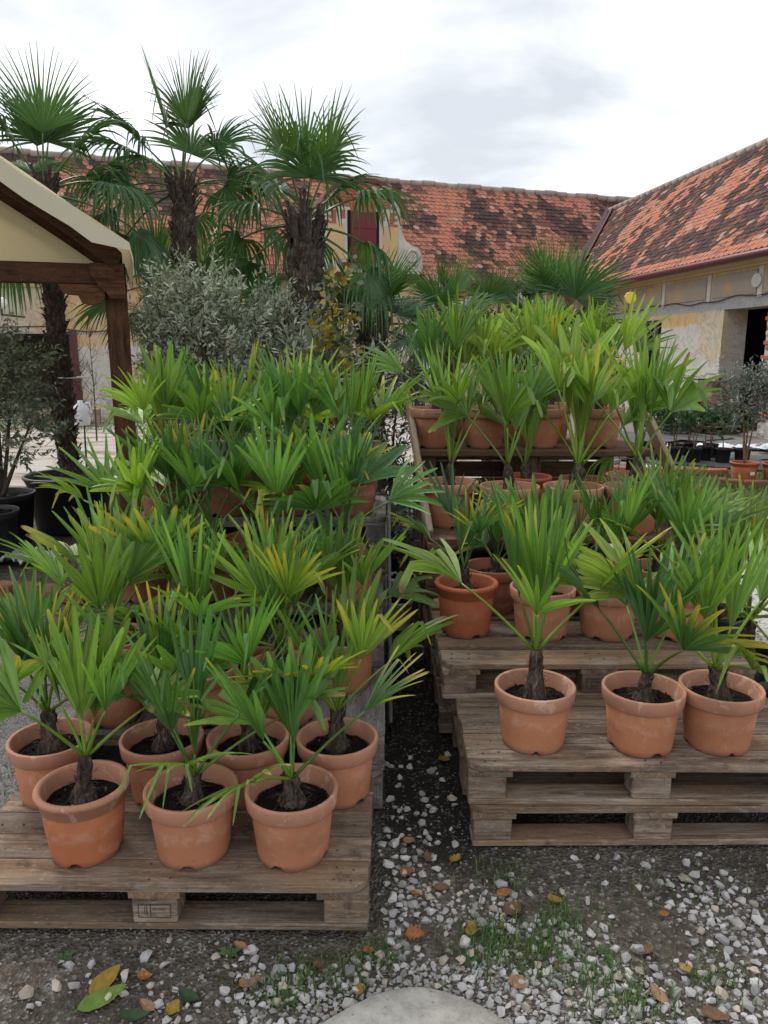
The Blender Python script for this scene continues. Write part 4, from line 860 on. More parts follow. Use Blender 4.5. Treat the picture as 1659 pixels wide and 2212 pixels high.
def tub(parent, r, h, mat='black_plastic'):
    b = MB(); b.lathe([(r*.78, 0), (r*.79, .004), (r*.94, h*.86), (r*.945, h*.86), (r*.97, h*.90), (r*.985, h*.93), (r*1.01, h*.95), (r*1.02, h*.985), (r*1.0, h), (r*.96, h), (r*.94, h*.97), (r*.90, h*.8)], 44)
    o = b.build('tub', mat, parent, smooth=True)
    b = MB(); q = np.random.RandomState(int(r*1000)); V = [(0, 0, h*.9)]
    for f in (.4, .7, .93):
        for j in range(28): a = j*2*math.pi/28; V.append((r*f*math.cos(a), r*f*math.sin(a), h*.88+q.uniform(-.015, .02)))
    F = [(0, 1+j, 1+(j+1) % 28) for j in range(28)] + [(1+i*28+j, 29+i*28+j, 29+i*28+(j+1) % 28, 1+i*28+(j+1) % 28) for i in range(2) for j in range(28)]
    b.add(V, F); b.build('soil', 'soil', parent); return o
def fan_palm(label, x, y, trunk_h, r0, r1, nleaf, Rl, pl, seed, hue=.55, pot=None, low=-55, high=82, z=0, grav=2.0, nseg=30, lean=(0, 0), trunk_from=0.0, group='grown fan palms'):
    rng = random.Random(seed); t = empty('fan_palm', (x, y, z), 0); tag(t, label, 'palm tree', group); z0 = 0
    if pot: tub(t, *pot); z0 = pot[1]*.86
    big_trunk(t, rng, trunk_h-z0, r0, r1, z0, lean, int(110*trunk_h), int(260*trunk_h))
    a0 = rng.uniform(0, 6.28); top = np.array((lean[0], lean[1], trunk_h-.05))
    for i in range(nleaf):
        f = i/(nleaf-1); el = R(high+(low-high)*f**1.1+rng.uniform(-9, 9)); az = a0+i*2.399+rng.uniform(-.2, .2)
        old = f > .55
        if f > .4 and math.sin(az) < -.5: az = (0.1 if math.cos(az) > 0 else math.pi-.1)+rng.uniform(-.4, .4)
        add_leaf(t, rng, top+np.array((0, 0, .05*(1-f))), az, el, pl*rng.uniform(.8, 1.2)*(.8+.35*f), Rl*rng.uniform(.9, 1.08), nseg, R(rng.uniform(185, 235) if f > .15 else rng.uniform(120, 170)), rng.uniform(.42, .55), grav*(.10+1.5*f**1.6), .12, hue+rng.uniform(-.35, .35)+(.8 if f < .25 else 0), .05+.1*f, mat='palm_adult', pet_r=.009, sag=.05+.32*f, roll=rng.uniform(-.55, .55), bend=.10+.15*f, wfac=.9, tip_w=.16, lift=.1*(1-f), tp=1.0)
    return t
p = at(160, 1080, 6.95)
fan_palm('tall fan palm in a large black tub at the left edge', p.x, 6.9, 2.95, .082, .072, 14, .62, .56, 5, hue=.3, pot=(.39, .50), lean=(-.05, .1), low=-12, grav=2.6)
fan_palm('tall fan palm with slim shaggy trunk, middle of the three tall ones', -1.88, 7.6, 3.10, .105, .10, 15, .64, .58, 6, hue=.15, low=-14, grav=2.6)
fan_palm('tall fan palm with thick shaggy trunk in the centre', -.585, 6.0, 2.52, .105, .125, 13, .56, .47, 39, hue=.5, grav=3.0, low=-12)
for lab, px, py, Y_, n_, Rl, pl, tr_, sd in (
    ('lower fan palm showing just behind the middle tall palm trunk', 335, 610, 9.0, 12, .60, .40, .12, 31),
    ('lower fan palm right of the middle tall palm trunk', 462, 628, 9.4, 11, .52, .36, .12, 32),
    ('dark fan palm between the large olive and central palm trunk', 590, 705, 7.6, 12, .50, .34, .12, 33),
    ('dark fan palm with brown trunk right of the yellow-leaved shrub', 800, 705, 6.2, 15, .46, .30, .12, 34),
    ('blue-green fan palm low behind the left end of timber rack', 965, 700, 7.4, 12, .48, .32, .12, 35),
    ('fan palm half hidden behind the middle of the timber rack', 1075, 695, 8.4, 10, .44, .32, .12, 37),
    ('large dark fan palm in front of the roof valley', 1195, 700, 8.2, 15, .62, .42, .12, 36)):
    w = at(px, py, Y_); fan_palm(lab, w.x, Y_, w.z, tr_, tr_*.95, n_, Rl, pl, sd, hue=.15, low=-28, high=80, grav=.7, nseg=28, group='lower fan palms behind the staging')

# ------------------------------------------------------------------ leafy shrubs and small trees
def leafy(parent, rng, blobs, ntwig, per, ll, lw, cols, mat='olive_leaf', twig=True, name='crown', up=.5, tl=.22, berries=None):
    """twigs spread through ellipsoids, paired narrow leaves along each"""
    b = MB(); tw = MB(); q = np.random.RandomState(rng.randint(0, 10**6)); vol = np.array([a[1][0]*a[1][1]*a[1][2] for a in blobs])**.8; vol /= vol.sum()
    N = ntwig*per; V = np.zeros((N, 4, 3)); C = np.zeros((N, 4, 3)); k_ = 0
    for i in range(ntwig):
        c, rad = blobs[q.choice(len(blobs), p=vol)]; u = q.normal(size=3); u /= np.linalg.norm(u); f = q.uniform(.25, 1)**.45
        p0 = np.array(c)+u*np.array(rad)*f; d = u*.8+np.array((0, 0, up))+q.normal(size=3)*.45; d /= np.linalg.norm(d); L_ = tl*q.uniform(.6, 1.3)
        base = np.array(cols[q.randint(len(cols))])*q.uniform(.75, 1.25)
        if twig and i % 2 == 0: tw.tube([p0-d*L_*.5, p0+d*L_*.4, p0+d*L_], [.003, .002, .001], 3, caps=False)
        for j in range(per):
            t = (j+.5)/per; o = p0+d*L_*(t-.15); s_ = np.cross(d, q.normal(size=3)); s_ /= np.linalg.norm(s_)+1e-6; ld = d*.65+s_*.8; ld /= np.linalg.norm(ld); sd = np.cross(ld, q.normal(size=3)); sd /= np.linalg.norm(sd)+1e-6
            l_ = ll*q.uniform(.7, 1.25); w_ = lw*q.uniform(.8, 1.2); V[k_] = [o, o+ld*l_*.45+sd*w_, o+ld*l_, o+ld*l_*.5-sd*w_]; C[k_] = base*q.uniform(.85, 1.15); k_ += 1
    b.add(V.reshape(-1, 3), [(4*i, 4*i+1, 4*i+2, 4*i+3) for i in range(N)], C.reshape(-1, 3)); cr = b.build(name, mat, parent)
    if twig: tw.build('twigs', 'twig', cr)
    return cr
def limbs(parent, rng, base, tops, r0, name='trunk', mat='twig', wob=.06):
    b = MB()
    for tp in tops:
        m1 = (np.array(base)*.6+np.array(tp)*.4)+np.array((rng.uniform(-wob, wob), rng.uniform(-wob, wob), 0)); b.tube(curve3(base, m1, tp, 8), np.linspace(r0, r0*.3, 8), 6)
    return b.build(name, mat, parent, smooth=True)
OL = [(.36, .39, .27), (.29, .32, .22), (.44, .47, .35), (.21, .24, .16)]
rq = random.Random(77)
def shrub(name, label, cat, x, y, z, blobs, ntwig, per, ll, lw, cols, base=(0, 0, 0), r0=.03, pot=None, group=None, ntop=7, tl=.22, mat='olive_leaf', potmat='black_plastic', up=.5):
    t = empty(name, (x, y, z)); tag(t, label, cat, group)
    if pot: tub(t, pot[0], pot[1], potmat); base = (0, 0, pot[1]*.86)
    tops = []
    for i in range(ntop):
        c, rad = blobs[i % len(blobs)]; tops.append((c[0]+rad[0]*rq.uniform(-.6, .6), c[1]+rad[1]*rq.uniform(-.6, .6), c[2]+rad[2]*rq.uniform(-.2, .7)))
    limbs(t, rq, base, tops, r0); leafy(t, rq, blobs, ntwig, per, ll, lw, cols, mat, tl=tl, up=up); return t
shrub('olive_tree', 'broad grey-green olive bush with tiny fruit left of centre', 'olive tree', -1.17, 5.65, 0, [((0, 0, 1.62), (.56, .34, .50)), ((-.25, 0, 1.80), (.32, .3, .36)), ((.44, .05, 1.52), (.38, .3, .46)), ((.05, .0, 1.15), (.58, .34, .45))], 1350, 12, .052, .0078, OL, r0=.04, pot=(.25, .35), ntop=14)
shrub('olive_tree', 'silvery olive bush just left of the yellow-leaved shrub', 'olive tree', -.50, 5.25, 0, [((0, 0, 1.35), (.32, .28, .36)), ((.22, .1, 1.30), (.30, .25, .35)), ((-.1, 0, 1.0), (.3, .25, .4))], 260, 12, .062, .009, [(.36, .39, .29), (.25, .28, .19), (.44, .47, .37)], r0=.02, pot=(.2, .3), ntop=8)
shrub('olive_tree', 'olive tree in a black tub cut by the left edge', 'olive tree', -3.22, 6.35, 0, [((0, 0, 1.35), (.50, .4, .48)), ((.12, -.05, .95), (.42, .35, .28)), ((-.2, 0, 1.5), (.4, .4, .4))], 420, 12, .055, .010, [(.19, .23, .14), (.25, .29, .19), (.13, .16, .10)], pot=(.27, .43), r0=.025, ntop=9)
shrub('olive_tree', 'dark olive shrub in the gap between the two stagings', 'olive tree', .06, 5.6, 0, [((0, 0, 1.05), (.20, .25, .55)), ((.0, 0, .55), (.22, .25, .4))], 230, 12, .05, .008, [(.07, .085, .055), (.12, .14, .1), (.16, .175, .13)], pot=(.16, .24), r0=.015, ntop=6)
t = shrub('eucalyptus', 'pale round-leaved young plant in white pot between the stagings', 'plant', .11, 4.72, 0, [((0, 0, .52), (.15, .14, .22))], 60, 10, .032, .014, [(.16, .20, .16), (.22, .26, .22)], pot=(.095, .19), r0=.006, ntop=5, potmat='white_plastic', tl=.12)
t = shrub('herb_plant', 'small leafy plant in fluted white pot beside the gap', 'plant', .085, 4.30, 0, [((0, 0, .26), (.07, .07, .07))], 10, 8, .03, .012, [(.06, .09, .04)], pot=(.085, .17), r0=.004, ntop=3, potmat='white_plastic', tl=.08)
# slender shrub with yellowing leaves
t = empty('yellowing_shrub', at(712, 700, 5.05)*1.0); t.location.z = 0; tag(t, 'slender shrub with yellow and green leaves in front of central palm', 'shrub')
tub(t, .12, .25); limbs(t, rq, (0, 0, .2), [(.0, 0, 1.6), (.10, .02, 2.05), (-.05, 0, 1.75), (.06, 0, 1.5)], .011, wob=.03)
leafy(t, rq, [((0, 0, 1.45), (.10, .10, .38)), ((.08, 0, 1.9), (.06, .06, .2))], 95, 7, .06, .019, [(.30, .24, .03), (.42, .32, .03), (.10, .13, .05), (.16, .18, .08)], tl=.15)
# standard olive and neighbours on the right
t = empty('olive_tree', (4.45, 9.4, -.01)); tag(t, 'small standard olive with round grey crown in red pot at right', 'olive tree'); bo, ri = pot_meshes(.16, .125, .26, .05, .01, 'terracotta_red', 'terracotta_red', False, bead=True)
pp = link('pot', bo, t); link('rim', ri, pp); b = MB(); b.box((-.062, -.172, .12), (-.002, -.158, .16), Matrix.Rotation(.35, 4, 'Z')); b.build('plant_label', 'white_plastic', pp)
limbs(t, rq, (0, 0, .2), [(0, 0, .85), (.1, 0, 1.0), (-.1, 0, 1.05)], .016, mat='frond_dead', wob=.01); leafy(t, rq, [((0, 0, 1.02), (.36, .36, .30)), ((.15, 0, 1.2), (.22, .22, .2))], 270, 11, .06, .0085, [(.15, .17, .135), (.10, .12, .09), (.22, .24, .20)])
t = empty('olive_tree', (4.80, 9.3, -.01)); tag(t, 'second standard olive in red pot cut by the right edge', 'olive tree'); pp = link('pot', bo, t); link('rim', ri, pp)
limbs(t, rq, (0, 0, .2), [(0, 0, .9), (.1, 0, 1.1)], .016, mat='frond_dead', wob=.01); leafy(t, rq, [((.05, 0, 1.1), (.34, .34, .34))], 220, 11, .06, .0085, [(.17, .19, .17), (.12, .14, .11), (.24, .26, .24)])
# laurel standards in black pots
LP = [(4.02, 11.9), (4.22, 11.75), (4.42, 11.6), (4.05, 11.35), (4.26, 11.2), (4.50, 11.1), (4.74, 11.3), (4.90, 11.05), (4.68, 11.75), (4.95, 11.6), (5.16, 11.0)]
LP.sort(key=lambda a: a[0])
for i, (x, y) in enumerate(LP):
    t = empty('laurel_sapling', (x, y, -.005)); tag(t, 'small laurel standard in black pot by the right wall, %s from left' % ORD[i], 'sapling', 'laurel saplings in black pots'); tub(t, .115, .22)
    limbs(t, rq, (0, 0, .18), [(rq.uniform(-.03, .03), 0, .52), (rq.uniform(-.08, .08), 0, .60)], .010, wob=.02, mat='frond_dead')
    leafy(t, rq, [((rq.uniform(-.03, .03), 0, .60), (.15, .15, .12))], 26, 9, .075, .018, [(.030, .075, .022), (.045, .10, .030), (.06, .13, .045)], tl=.10, twig=False)
for lab, x, y, s in (('dark conifer-like shrub at the foot of right wall', 6.0, 15.5, .5), ('low dark shrub below the right wall window', 5.6, 14.8, .42)):
    shrub('dark_shrub', lab, 'shrub', x, y, -.02, [((0, 0, s*.6), (s, s*.6, s*.6))], 90, 9, .09, .014, [(.022, .035, .018), (.035, .05, .025)], r0=.02)
# bare twiggy saplings by the back wall, and leafy ones
for i, (px, Y_, hh) in enumerate(((178, 10.5, 1.75), (205, 14.0, 2.0), (150, 15.5, 1.8))):
    w = at(px, 890, Y_); t = empty('bare_sapling', (w.x, Y_, -.02)); tag(t, ('bare branching sapling just right of the left palm trunk', 'thin leafless sapling farther back beside the timber post', 'thin leafless sapling farther back left of palm trunk')[i], 'sapling', 'bare saplings in the yard')
    b = MB(); b.tube([(0, 0, 0), (.02, 0, hh*.5), (0, 0, hh)], [.016, .011, .004], 6)
    for j in range(26):
        z_ = hh*rq.uniform(.35, .95); a = rq.uniform(0, 6.28); L_ = hh*rq.uniform(.12, .32)*(1.15-z_/hh); p0 = np.array((.01, 0, z_)); p2 = p0+np.array((math.cos(a)*L_*.6, math.sin(a)*L_*.6, L_*.85)); b.tube(curve3(p0, p0+np.array((math.cos(a)*L_*.4, math.sin(a)*L_*.4, L_*.3)), p2, 5), np.linspace(.006, .0018, 5), 4)
        for _ in range(2): pm = p0+(p2-p0)*rq.uniform(.4, .9); b.tube([pm, pm+np.array((rq.uniform(-.12, .12), rq.uniform(-.1, .1), rq.uniform(.04, .16)))], [.003, .0012], 3)
    b.build('branches', 'twig', t, smooth=True)
jg = empty('water_jug', at(172, 850, 10.2)); jg.location.z = 0.62; tag(jg, 'white plastic jug hanging beside the left palm trunk', 'jug')
b = MB(); b.lathe([(.03, 0), (.10, .01), (.11, .05), (.11, .20), (.08, .26), (.035, .30), (.03, .33), (.0, .33)], 18); b.build('jug_body', 'white_plastic', jg, smooth=True)
b = MB(); b.tube([(.06, 0, .29), (.12, 0, .30), (.14, 0, .22), (.105, 0, .14)], .012, 6); b.build('handle', 'white_plastic', jg, smooth=True)
b = MB(); b.tube([(0, 0, .33), (.01, 0, .45), (.05, .28, .62)], .004, 4); b.build('string', 'cable', jg)
st = MB(); w = at(160, 800, 6.95); a_ = np.linspace(0, 6.28, 22); st.tube([(w.x-.03+.122*math.cos(a), 6.95+.122*math.sin(a), 1.36) for a in a_], .006, 5); st.tube([(w.x-.14, 6.87, 1.36), (w.x-.13, 6.84, 1.30), (w.x-.12, 6.84, 1.24)], .006, 5)
tag(st.build('tie_cord', 'white_plastic', smooth=True), 'white cord tied round the left palm trunk', 'cord')

# ------------------------------------------------------------------ small things in the yard
for lab, x, y, r_, h_ in (('empty black tub behind, at the left edge', -3.02, 5.35, .23, .42), ('black tub of soil in front of olive at left edge', -3.1, 5.85, .24, .40)):
    t = empty('plant_tub', (x, y, -.02)); tag(t, lab, 'tub'); tub(t, r_, h_)
def rag(label, x, y, sx, sy, seed, amp=.05, mat='fleece', name='fleece_sheet', z=0.0, cat='sheet'):
    q = np.random.RandomState(seed); n, m = 16, 12; b = MB(); V = []
    for j in range(m):
        for i in range(n):
            u, v = i/(n-1)-.5, j/(m-1)-.5; V.append((u*sx*(1+.3*math.sin(j*.9+seed)), v*sy*(1+.35*math.sin(i*.7+seed)), abs(amp*math.sin(i*1.3+seed)*math.cos(j*1.1))+q.uniform(0, amp*.4)+.004))
    b.add(V, [(j*n+i, j*n+i+1, (j+1)*n+i+1, (j+1)*n+i) for j in range(m-1) for i in range(n-1)]); b2 = b.build(name, mat, smooth=True, loc=(x, y, z)); tag(b2, label, cat)
rag('crumpled white plastic scrap beside the black tubs at left', -2.75, 5.75, .42, .28, 2, .06, name='plastic_scrap', cat='scrap')
rag('long white fleece lying in front of the right wall', 5.6, 12.6, 2.2, .5, 4, .07); rag('white fleece heap at far right edge', 6.4, 12.1, .8, .5, 9, .14); rag('small white fleece scrap by the brick kerb', 3.55, 10.3, .35, .35, 6, .06)
rag('grey ground cloth under the laurel pots', 4.6, 11.4, 2.6, 1.6, 1, .008, 'weed_mat', 'ground_cloth'); rag('grey ground cloth along the right wall', 4.6, 14.3, 3.0, 1.6, 3, .02, 'weed_mat', 'ground_cloth')
rbk = random.Random(8); n_ = 0
for (x0, y0, x1, y1, n, mt, lab) in ((3.0, 10.25, 4.5, 9.95, 6, 'brick', 'red'), (4.05, 9.2, 5.4, 8.75, 5, 'brick_mossy', 'mossy'), (-2.62, 4.95, -1.75, 4.75, 5, 'brick_mossy', 'dark')):
    for i in range(n):
        t_ = (i+.5)/n; L_ = math.hypot(x1-x0, y1-y0)/n*.93; o = link('kerb_brick', box_mesh(round(L_, 2), .13, .09, mt, .012), None, (x0+(x1-x0)*t_, y0+(y1-y0)*t_, .032), (rbk.uniform(-.06, .06), rbk.uniform(-.05, .05), math.atan2(y1-y0, x1-x0)+rbk.uniform(-.1, .1)))
        tag(o, '%s brick in the loose kerb %s, %s from left' % (lab, {'red': 'below the laurel pots', 'mossy': 'below the red olive pots', 'dark': 'left of the left staging'}[lab], ORD[i]), 'brick', 'loose kerb bricks')
for i, (x, y) in enumerate(((5.3, 9.9), (5.9, 10.6), (3.1, 11.0))):
    o = link('paving_slab', box_mesh(.55, .35, .07, 'concrete', .012), None, (x, y, .03), (0, 0, .3*i)); tag(o, ('pale slab lying near the right edge', 'pale slab behind, beside the white fleece', 'pale stone slab left of the laurel pots')[i], 'slab', 'loose slabs in the yard')
# pallet stood on edge against the right wall
w = at(1550, 860, 15.3); lp = pallet('brown pallet stood on edge against the right wall', (w.x, 15.3, .30), 0, L=.8, D=.66, group='pallets by the wall', mat='wood_red'); lp.rotation_euler = (R(80), 0, R(-66)); lp.location.z = .62
pb = pallet('flat pallet lying under the one stood on edge', (w.x+.05, 15.35, 0), R(24), L=1.0, D=.7, group='pallets by the wall', mat='wood_red'); 
tp = link('plank', box_mesh(.95, .16, .05, 'wood_grey', .006), None, (w.x-.02, 15.25, .985), (0, .03, R(24))); tag(tp, 'grey board lying across the top of the upright pallet', 'plank')
for i, px in enumerate((125, 175)):
    w = at(px, 890, 17.3); pallet(('low pallet on the ground near the back wall door', 'low pallet planter near the back wall, right one')[i], (w.x, 17.3-.4*i, 0), R(18), L=1.1, D=.8, H=.35 if i else .30, group='pallets near the back wall', mat='wood_new')
w = at(210, 1010, 8.0); fr = empty('planter_box', (w.x, 8.0, 0)); tag(fr, 'low raw timber planter frame behind the big black tub', 'planter')
for lo, hi in (((-.5, -.25, -.02), (.5, -.22, .16)), ((-.5, .22, -.02), (.5, .25, .16)), ((-.50, -.218, -.02), (-.47, .218, .158)), ((.47, -.218, -.02), (.50, .218, .158))): grow(lo, hi, 'wood_new', 'side_plank', fr)
w = at(330, 930, 7.0); ct = empty('plastic_crate', (w.x+.05, 6.9, .42)); tag(ct, 'pale plastic crate behind the timber post', 'crate')
for i in range(8): grow((-.16+i*.045, -.012, 0), (-.16+i*.045+.02, .012, .2), 'white_plastic', 'slat', ct)
grow((-.17, -.015, .20), (.175, .015, .23), 'white_plastic', 'top_rail', ct); grow((-.17, -.015, -.03), (.175, .015, -.001), 'white_plastic', 'bottom_rail', ct); grow((-.15, -.02, -.44), (-.10, .02, -.031), 'wood_grey', 'leg', ct); grow((.10, -.02, -.44), (.15, .02, -.031), 'wood_grey', 'leg', ct)
# yellow ball and wall lamp
w = at(1362, 643, 8.6); yb = empty('yellow_trap', (w.x, 8.6, 0)); tag(yb, 'bright yellow round disc on a thin cane behind the palms', 'insect trap')
b = MB(); b.prism([(.058*math.cos(t), w.z+.062*math.sin(t)) for t in np.linspace(0, 6.283, 25)[:-1]], 'y', -.02, .02); b.build('disc', 'yellow_plastic', yb); b = MB(); b.tube([(0, .025, -.02), (0, .025, w.z+.04)], .005, 5); b.build('cane', 'twig', yb)
w = at(4, 668, 18.3); lm = empty('wall_lamp', w); tag(lm, 'white globe lamp on the back wall at left edge', 'lamp'); b = MB(); b.lathe([(.14*math.sin(t), .14-.14*math.cos(t)) for t in np.linspace(.02, 3.12, 12)], 18); b.build('globe', 'lamp_glass', lm, smooth=True); b = MB(); b.tube([(0, 0, 0), (0, 0, -.12), (.1, .9, -.14)], .025, 6); b.build('arm', 'cable', lm)

# ------------------------------------------------------------------ crushed stone, slab, litter, grass in the foreground
q = np.random.RandomState(12)
def hulls(n, npts):
    out = []
    for _ in range(n):
        bm = bmesh.new(); pts = q.normal(size=(npts, 3)); pts /= np.linalg.norm(pts, axis=1)[:, None]; pts *= q.uniform(.75, 1.1, (npts, 1)); pts *= np.array((1, q.uniform(.65, .95), q.uniform(.5, .8)))
        for p_ in pts: bm.verts.new(p_)
        r_ = bmesh.ops.convex_hull(bm, input=bm.verts); bmesh.ops.delete(bm, geom=[g_ for g_ in r_['geom_interior'] if isinstance(g_, bmesh.types.BMVert)], context='VERTS')
        bmesh.ops.triangulate(bm, faces=bm.faces); bm.verts.index_update(); out.append((np.array([v.co for v in bm.verts]), [tuple(v.index for v in f.verts) for f in bm.faces])); bm.free()
    return out
HB, HS = hulls(18, 15)+hulls(14, 20), hulls(14, 9)
SLAB = (0.06, 1.42, .265, .232)
def blob(x, y, cx, cy, sx, sy): return np.exp(-(((x-cx)/sx)**2+((y-cy)/sy)**2))
def dens(x, y):
    d = 2.2*blob(x, y, .05, 1.70, .36, .07) + 2.2*blob(x, y, .42, 1.61, .20, .10) + 1.6*blob(x, y, -.28, 1.62, .15, .08) + .5*blob(x, y, .33, 1.97, .09, .07) + .45*blob(x, y, .08, 1.98, .08, .20) + .45*blob(x, y, .46, 1.86, .10, .06) + .40*blob(x, y, .98, 1.92, .12, .16) + .5*blob(x, y, 1.0, 1.66, .15, .10) + .03*blob(x, y, .1, 2.5, .1, .5)
    return d*np.clip(2.2*vnoise(x*7, y*7, 8)-.35, .08, 1.3) + .006
def inside(x, y): # under pallets or slab
    if ((x-SLAB[0])/SLAB[2])**2+((y-SLAB[1])/SLAB[3])**2 < 1: return True
    if -1.26 < x < -.02 and 1.85 < y < 4.2: return True
    return .26 < x < 1.50 and 2.22 < y < 4.5
def rotm(a, b_, c):
    return np.array((Matrix.Rotation(a, 3, 'Z') @ Matrix.Rotation(b_, 3, 'X') @ Matrix.Rotation(c, 3, 'Y')))
cell = {}; placed = []
def free(x, y, r_):
    ci, cj = int(x//.06), int(y//.06)
    for i in range(ci-1, ci+2):
        for j in range(cj-1, cj+2):
            for (a, b_, c) in cell.get((i, j), ()):
                if (x-a)**2+(y-b_)**2 < (.74*(r_+c))**2: return False
    cell.setdefault((ci, cj), []).append((x, y, r_)); return True
tries = 0
while tries < 60000:
    tries += 1; x, y = q.uniform(-1.25, 1.35), q.uniform(1.42, 2.9)
    if inside(x, y) or q.rand() > dens(x, y): continue
    r_ = .0075+.0195*q.beta(1.5, 2.1)
    if free(x, y, r_): placed.append((x, y, r_))
placed.sort(key=lambda p_: -p_[2])
def stone_col(): 
    v = .22+.36*q.beta(2.2, 1.8); return np.array((v, v*q.uniform(.97, 1.0), v*q.uniform(.95, 1.02)))*np.array((1.0, .99, .985)) if q.rand() > .12 else np.array((v*.95, v*.82, v*.70))
gb = MB(); singles = 0
for (x, y, r_) in placed:
    hv, hf = HB[q.randint(len(HB))]; M3 = rotm(q.uniform(0, 6.28), q.uniform(-.5, .5), q.uniform(-.5, .5)); V = (M3 @ (hv*r_).T).T; zc = float(gz(x, y))+r_*.24; c = stone_col()
    if singles < 300:
        b = MB(); b.add(V, hf, c); o = b.build('crushed_stone', 'stone', loc=(x, y, zc)); tag(o, 'loose pale grey crushed stone on the foreground soil', 'stone', 'crushed stones in the foreground'); singles += 1
    else: gb.add(V+np.array((x, y, zc)), hf, c)
for _ in range(9000):    # chips between the stones
    x, y = q.uniform(-.7, 1.2), q.uniform(1.45, 2.1)
    if inside(x, y) or q.rand() > dens(x, y)*1.1: continue
    r_ = q.uniform(.0035, .0085); hv, hf = HS[q.randint(len(HS))]; V = hv*r_+np.array((x, y, float(gz(x, y))+r_*.3)); gb.add(V, hf, stone_col()*.85)
for _ in range(15000):   # fine grit
    x, y = q.uniform(-1.6, 1.5), 1.45+4.2*q.rand()**1.8
    if -1.26 < x < -.02 and 1.9 < y < 4.2 or (.28 < x < 1.48 and 2.3 < y < 4.5): continue
    r_ = q.uniform(.0016, .0062); hv, hf = HS[q.randint(len(HS))]; v = q.uniform(.08, .36); a = q.uniform(0, 6.28); ca, sa = math.cos(a)*r_, math.sin(a)*r_
    V = np.stack([hv[:, 0]*ca-hv[:, 1]*sa+x, hv[:, 0]*sa+hv[:, 1]*ca+y, hv[:, 2]*r_+float(gz(x, y))+r_*.3], -1); gb.add(V, hf, (v, v*.96, v*.9))
for _ in range(2600):    # pale gravel at the right
    x, y = q.uniform(1.6, 3.8), q.uniform(2.9, 7.6)
    r_ = q.uniform(.008, .022); hv, hf = HS[q.randint(len(HS))]; v = q.uniform(.38, .66); V = hv*r_+np.array((x, y, float(gz(x, y))+r_*.25)); gb.add(V, hf, (v, v*.98, v*.95))
tag(gb.build('gravel', 'stone'), 'fine grit and crushed stone strewn over the soil', 'gravel', kind='stuff')
# flat round-edged stone slab
b = MB(); n = 48; V = []
for f, z_ in ((1.0, -.03), (1.0, .018), (.965, .032), (.7, .036), (.35, .038)):
    for j in range(n): a = j*2*math.pi/n; w_ = 1+.05*math.sin(2*a+.4)+.025*math.sin(5*a); V.append((SLAB[2]*f*w_*math.cos(a), SLAB[3]*f*w_*math.sin(a), z_+q.uniform(-.0012, .0012)))
V.append((0, 0, .038)); F = [(i*n+j, i*n+(j+1) % n, (i+1)*n+(j+1) % n, (i+1)*n+j) for i in range(4) for j in range(n)] + [(4*n+j, 4*n+(j+1) % n, 5*n) for j in range(n)]
b.add(V, F); tag(b.build('stone_slab', 'concrete', smooth=True, loc=(SLAB[0], SLAB[1], 0)), 'pale flat round-edged stone slab at the bottom edge', 'slab')
# grass and small weeds
gr = MB()
def blade(x, y, h, lean, w_, c):
    a = q.uniform(0, 6.28); d = np.array((math.cos(a), math.sin(a), 0)); s_ = np.array((-math.sin(a), math.cos(a), 0))*w_; o = np.array((x, y, float(gz(x, y))-.004)); m_ = o+d*lean*.35+np.array((0, 0, h*.65)); t_ = o+d*lean+np.array((0, 0, h))
    gr.add([o-s_, o+s_, m_+s_*.7, m_-s_*.7, t_], [(0, 1, 2, 3), (3, 2, 4)], c)
GC = [np.array(c) for c in ((.06, .15, .026), (.095, .19, .036), (.14, .21, .055))]
for cx, cy, sx, sy, n in ((.40, 1.80, .10, .06, 420), (.30, 1.86, .07, .05, 170), (.52, 1.93, .05, .04, 160), (.62, 1.64, .07, .06, 260), (-.18, 1.72, .06, .05, 150), (-.02, 1.80, .05, .04, 110), (.36, 2.10, .06, .03, 70), (.88, 1.72, .05, .05, 90), (.55, 1.72, .04, .03, 80), (-.30, 1.68, .05, .04, 60), (.08, 1.66, .05, .03, 40), (.82, 2.05, .12, .05, 60), (-.06, 1.88, .02, .1, 60)):
    for _ in range(n):
        x, y = cx+q.normal()*sx, cy+q.normal()*sy
        if not inside(x, y): blade(x, y, q.uniform(.018, .055), q.uniform(.006, .034), q.uniform(.0013, .0024), GC[q.randint(3)]*q.uniform(.7, 1.3))
for _ in range(7000):
    x, y = q.uniform(2.3, 6.0), q.uniform(7.2, 10.6)
    if vnoise(x*1.3, y*1.3, 9) > .38: blade(x, y, q.uniform(.03, .08), q.uniform(.0, .05), .005, GC[q.randint(3)]*q.uniform(.8, 1.5))
for _ in range(2500):
    x, y = q.uniform(-10, -3), q.uniform(15.5, 18); blade(x, y, q.uniform(.03, .10), q.uniform(0, .06), .008, GC[q.randint(3)]*q.uniform(.8, 1.4))
for _ in range(500):
    x, y = -2.3+q.normal()*.35, 6.3+q.normal()*.25; blade(x, y, q.uniform(.01, .04), .02, .003, GC[q.randint(3)])
for _ in range(300):
    x, y = -1.52+q.normal()*.08, 2.45+q.normal()*.2; blade(x, y, q.uniform(.01, .04), .02, .002, GC[q.randint(3)])
tag(gr.build('grass', 'grass'), 'short grass growing between stones and along the yard', 'grass', kind='stuff')
WD = [(.235, 1.79, 'pale green weed rosette among the stones, right of slab'), (-.42, 1.80, 'small green weed just below the front left pallet'), (.60, 1.80, 'flat green weed beside the thickest grass'), (-.24, 1.66, 'broad-leaved weed at the left edge of the stones'), (-.86, 1.78, 'tiny weed seedling on bare soil at far left')]
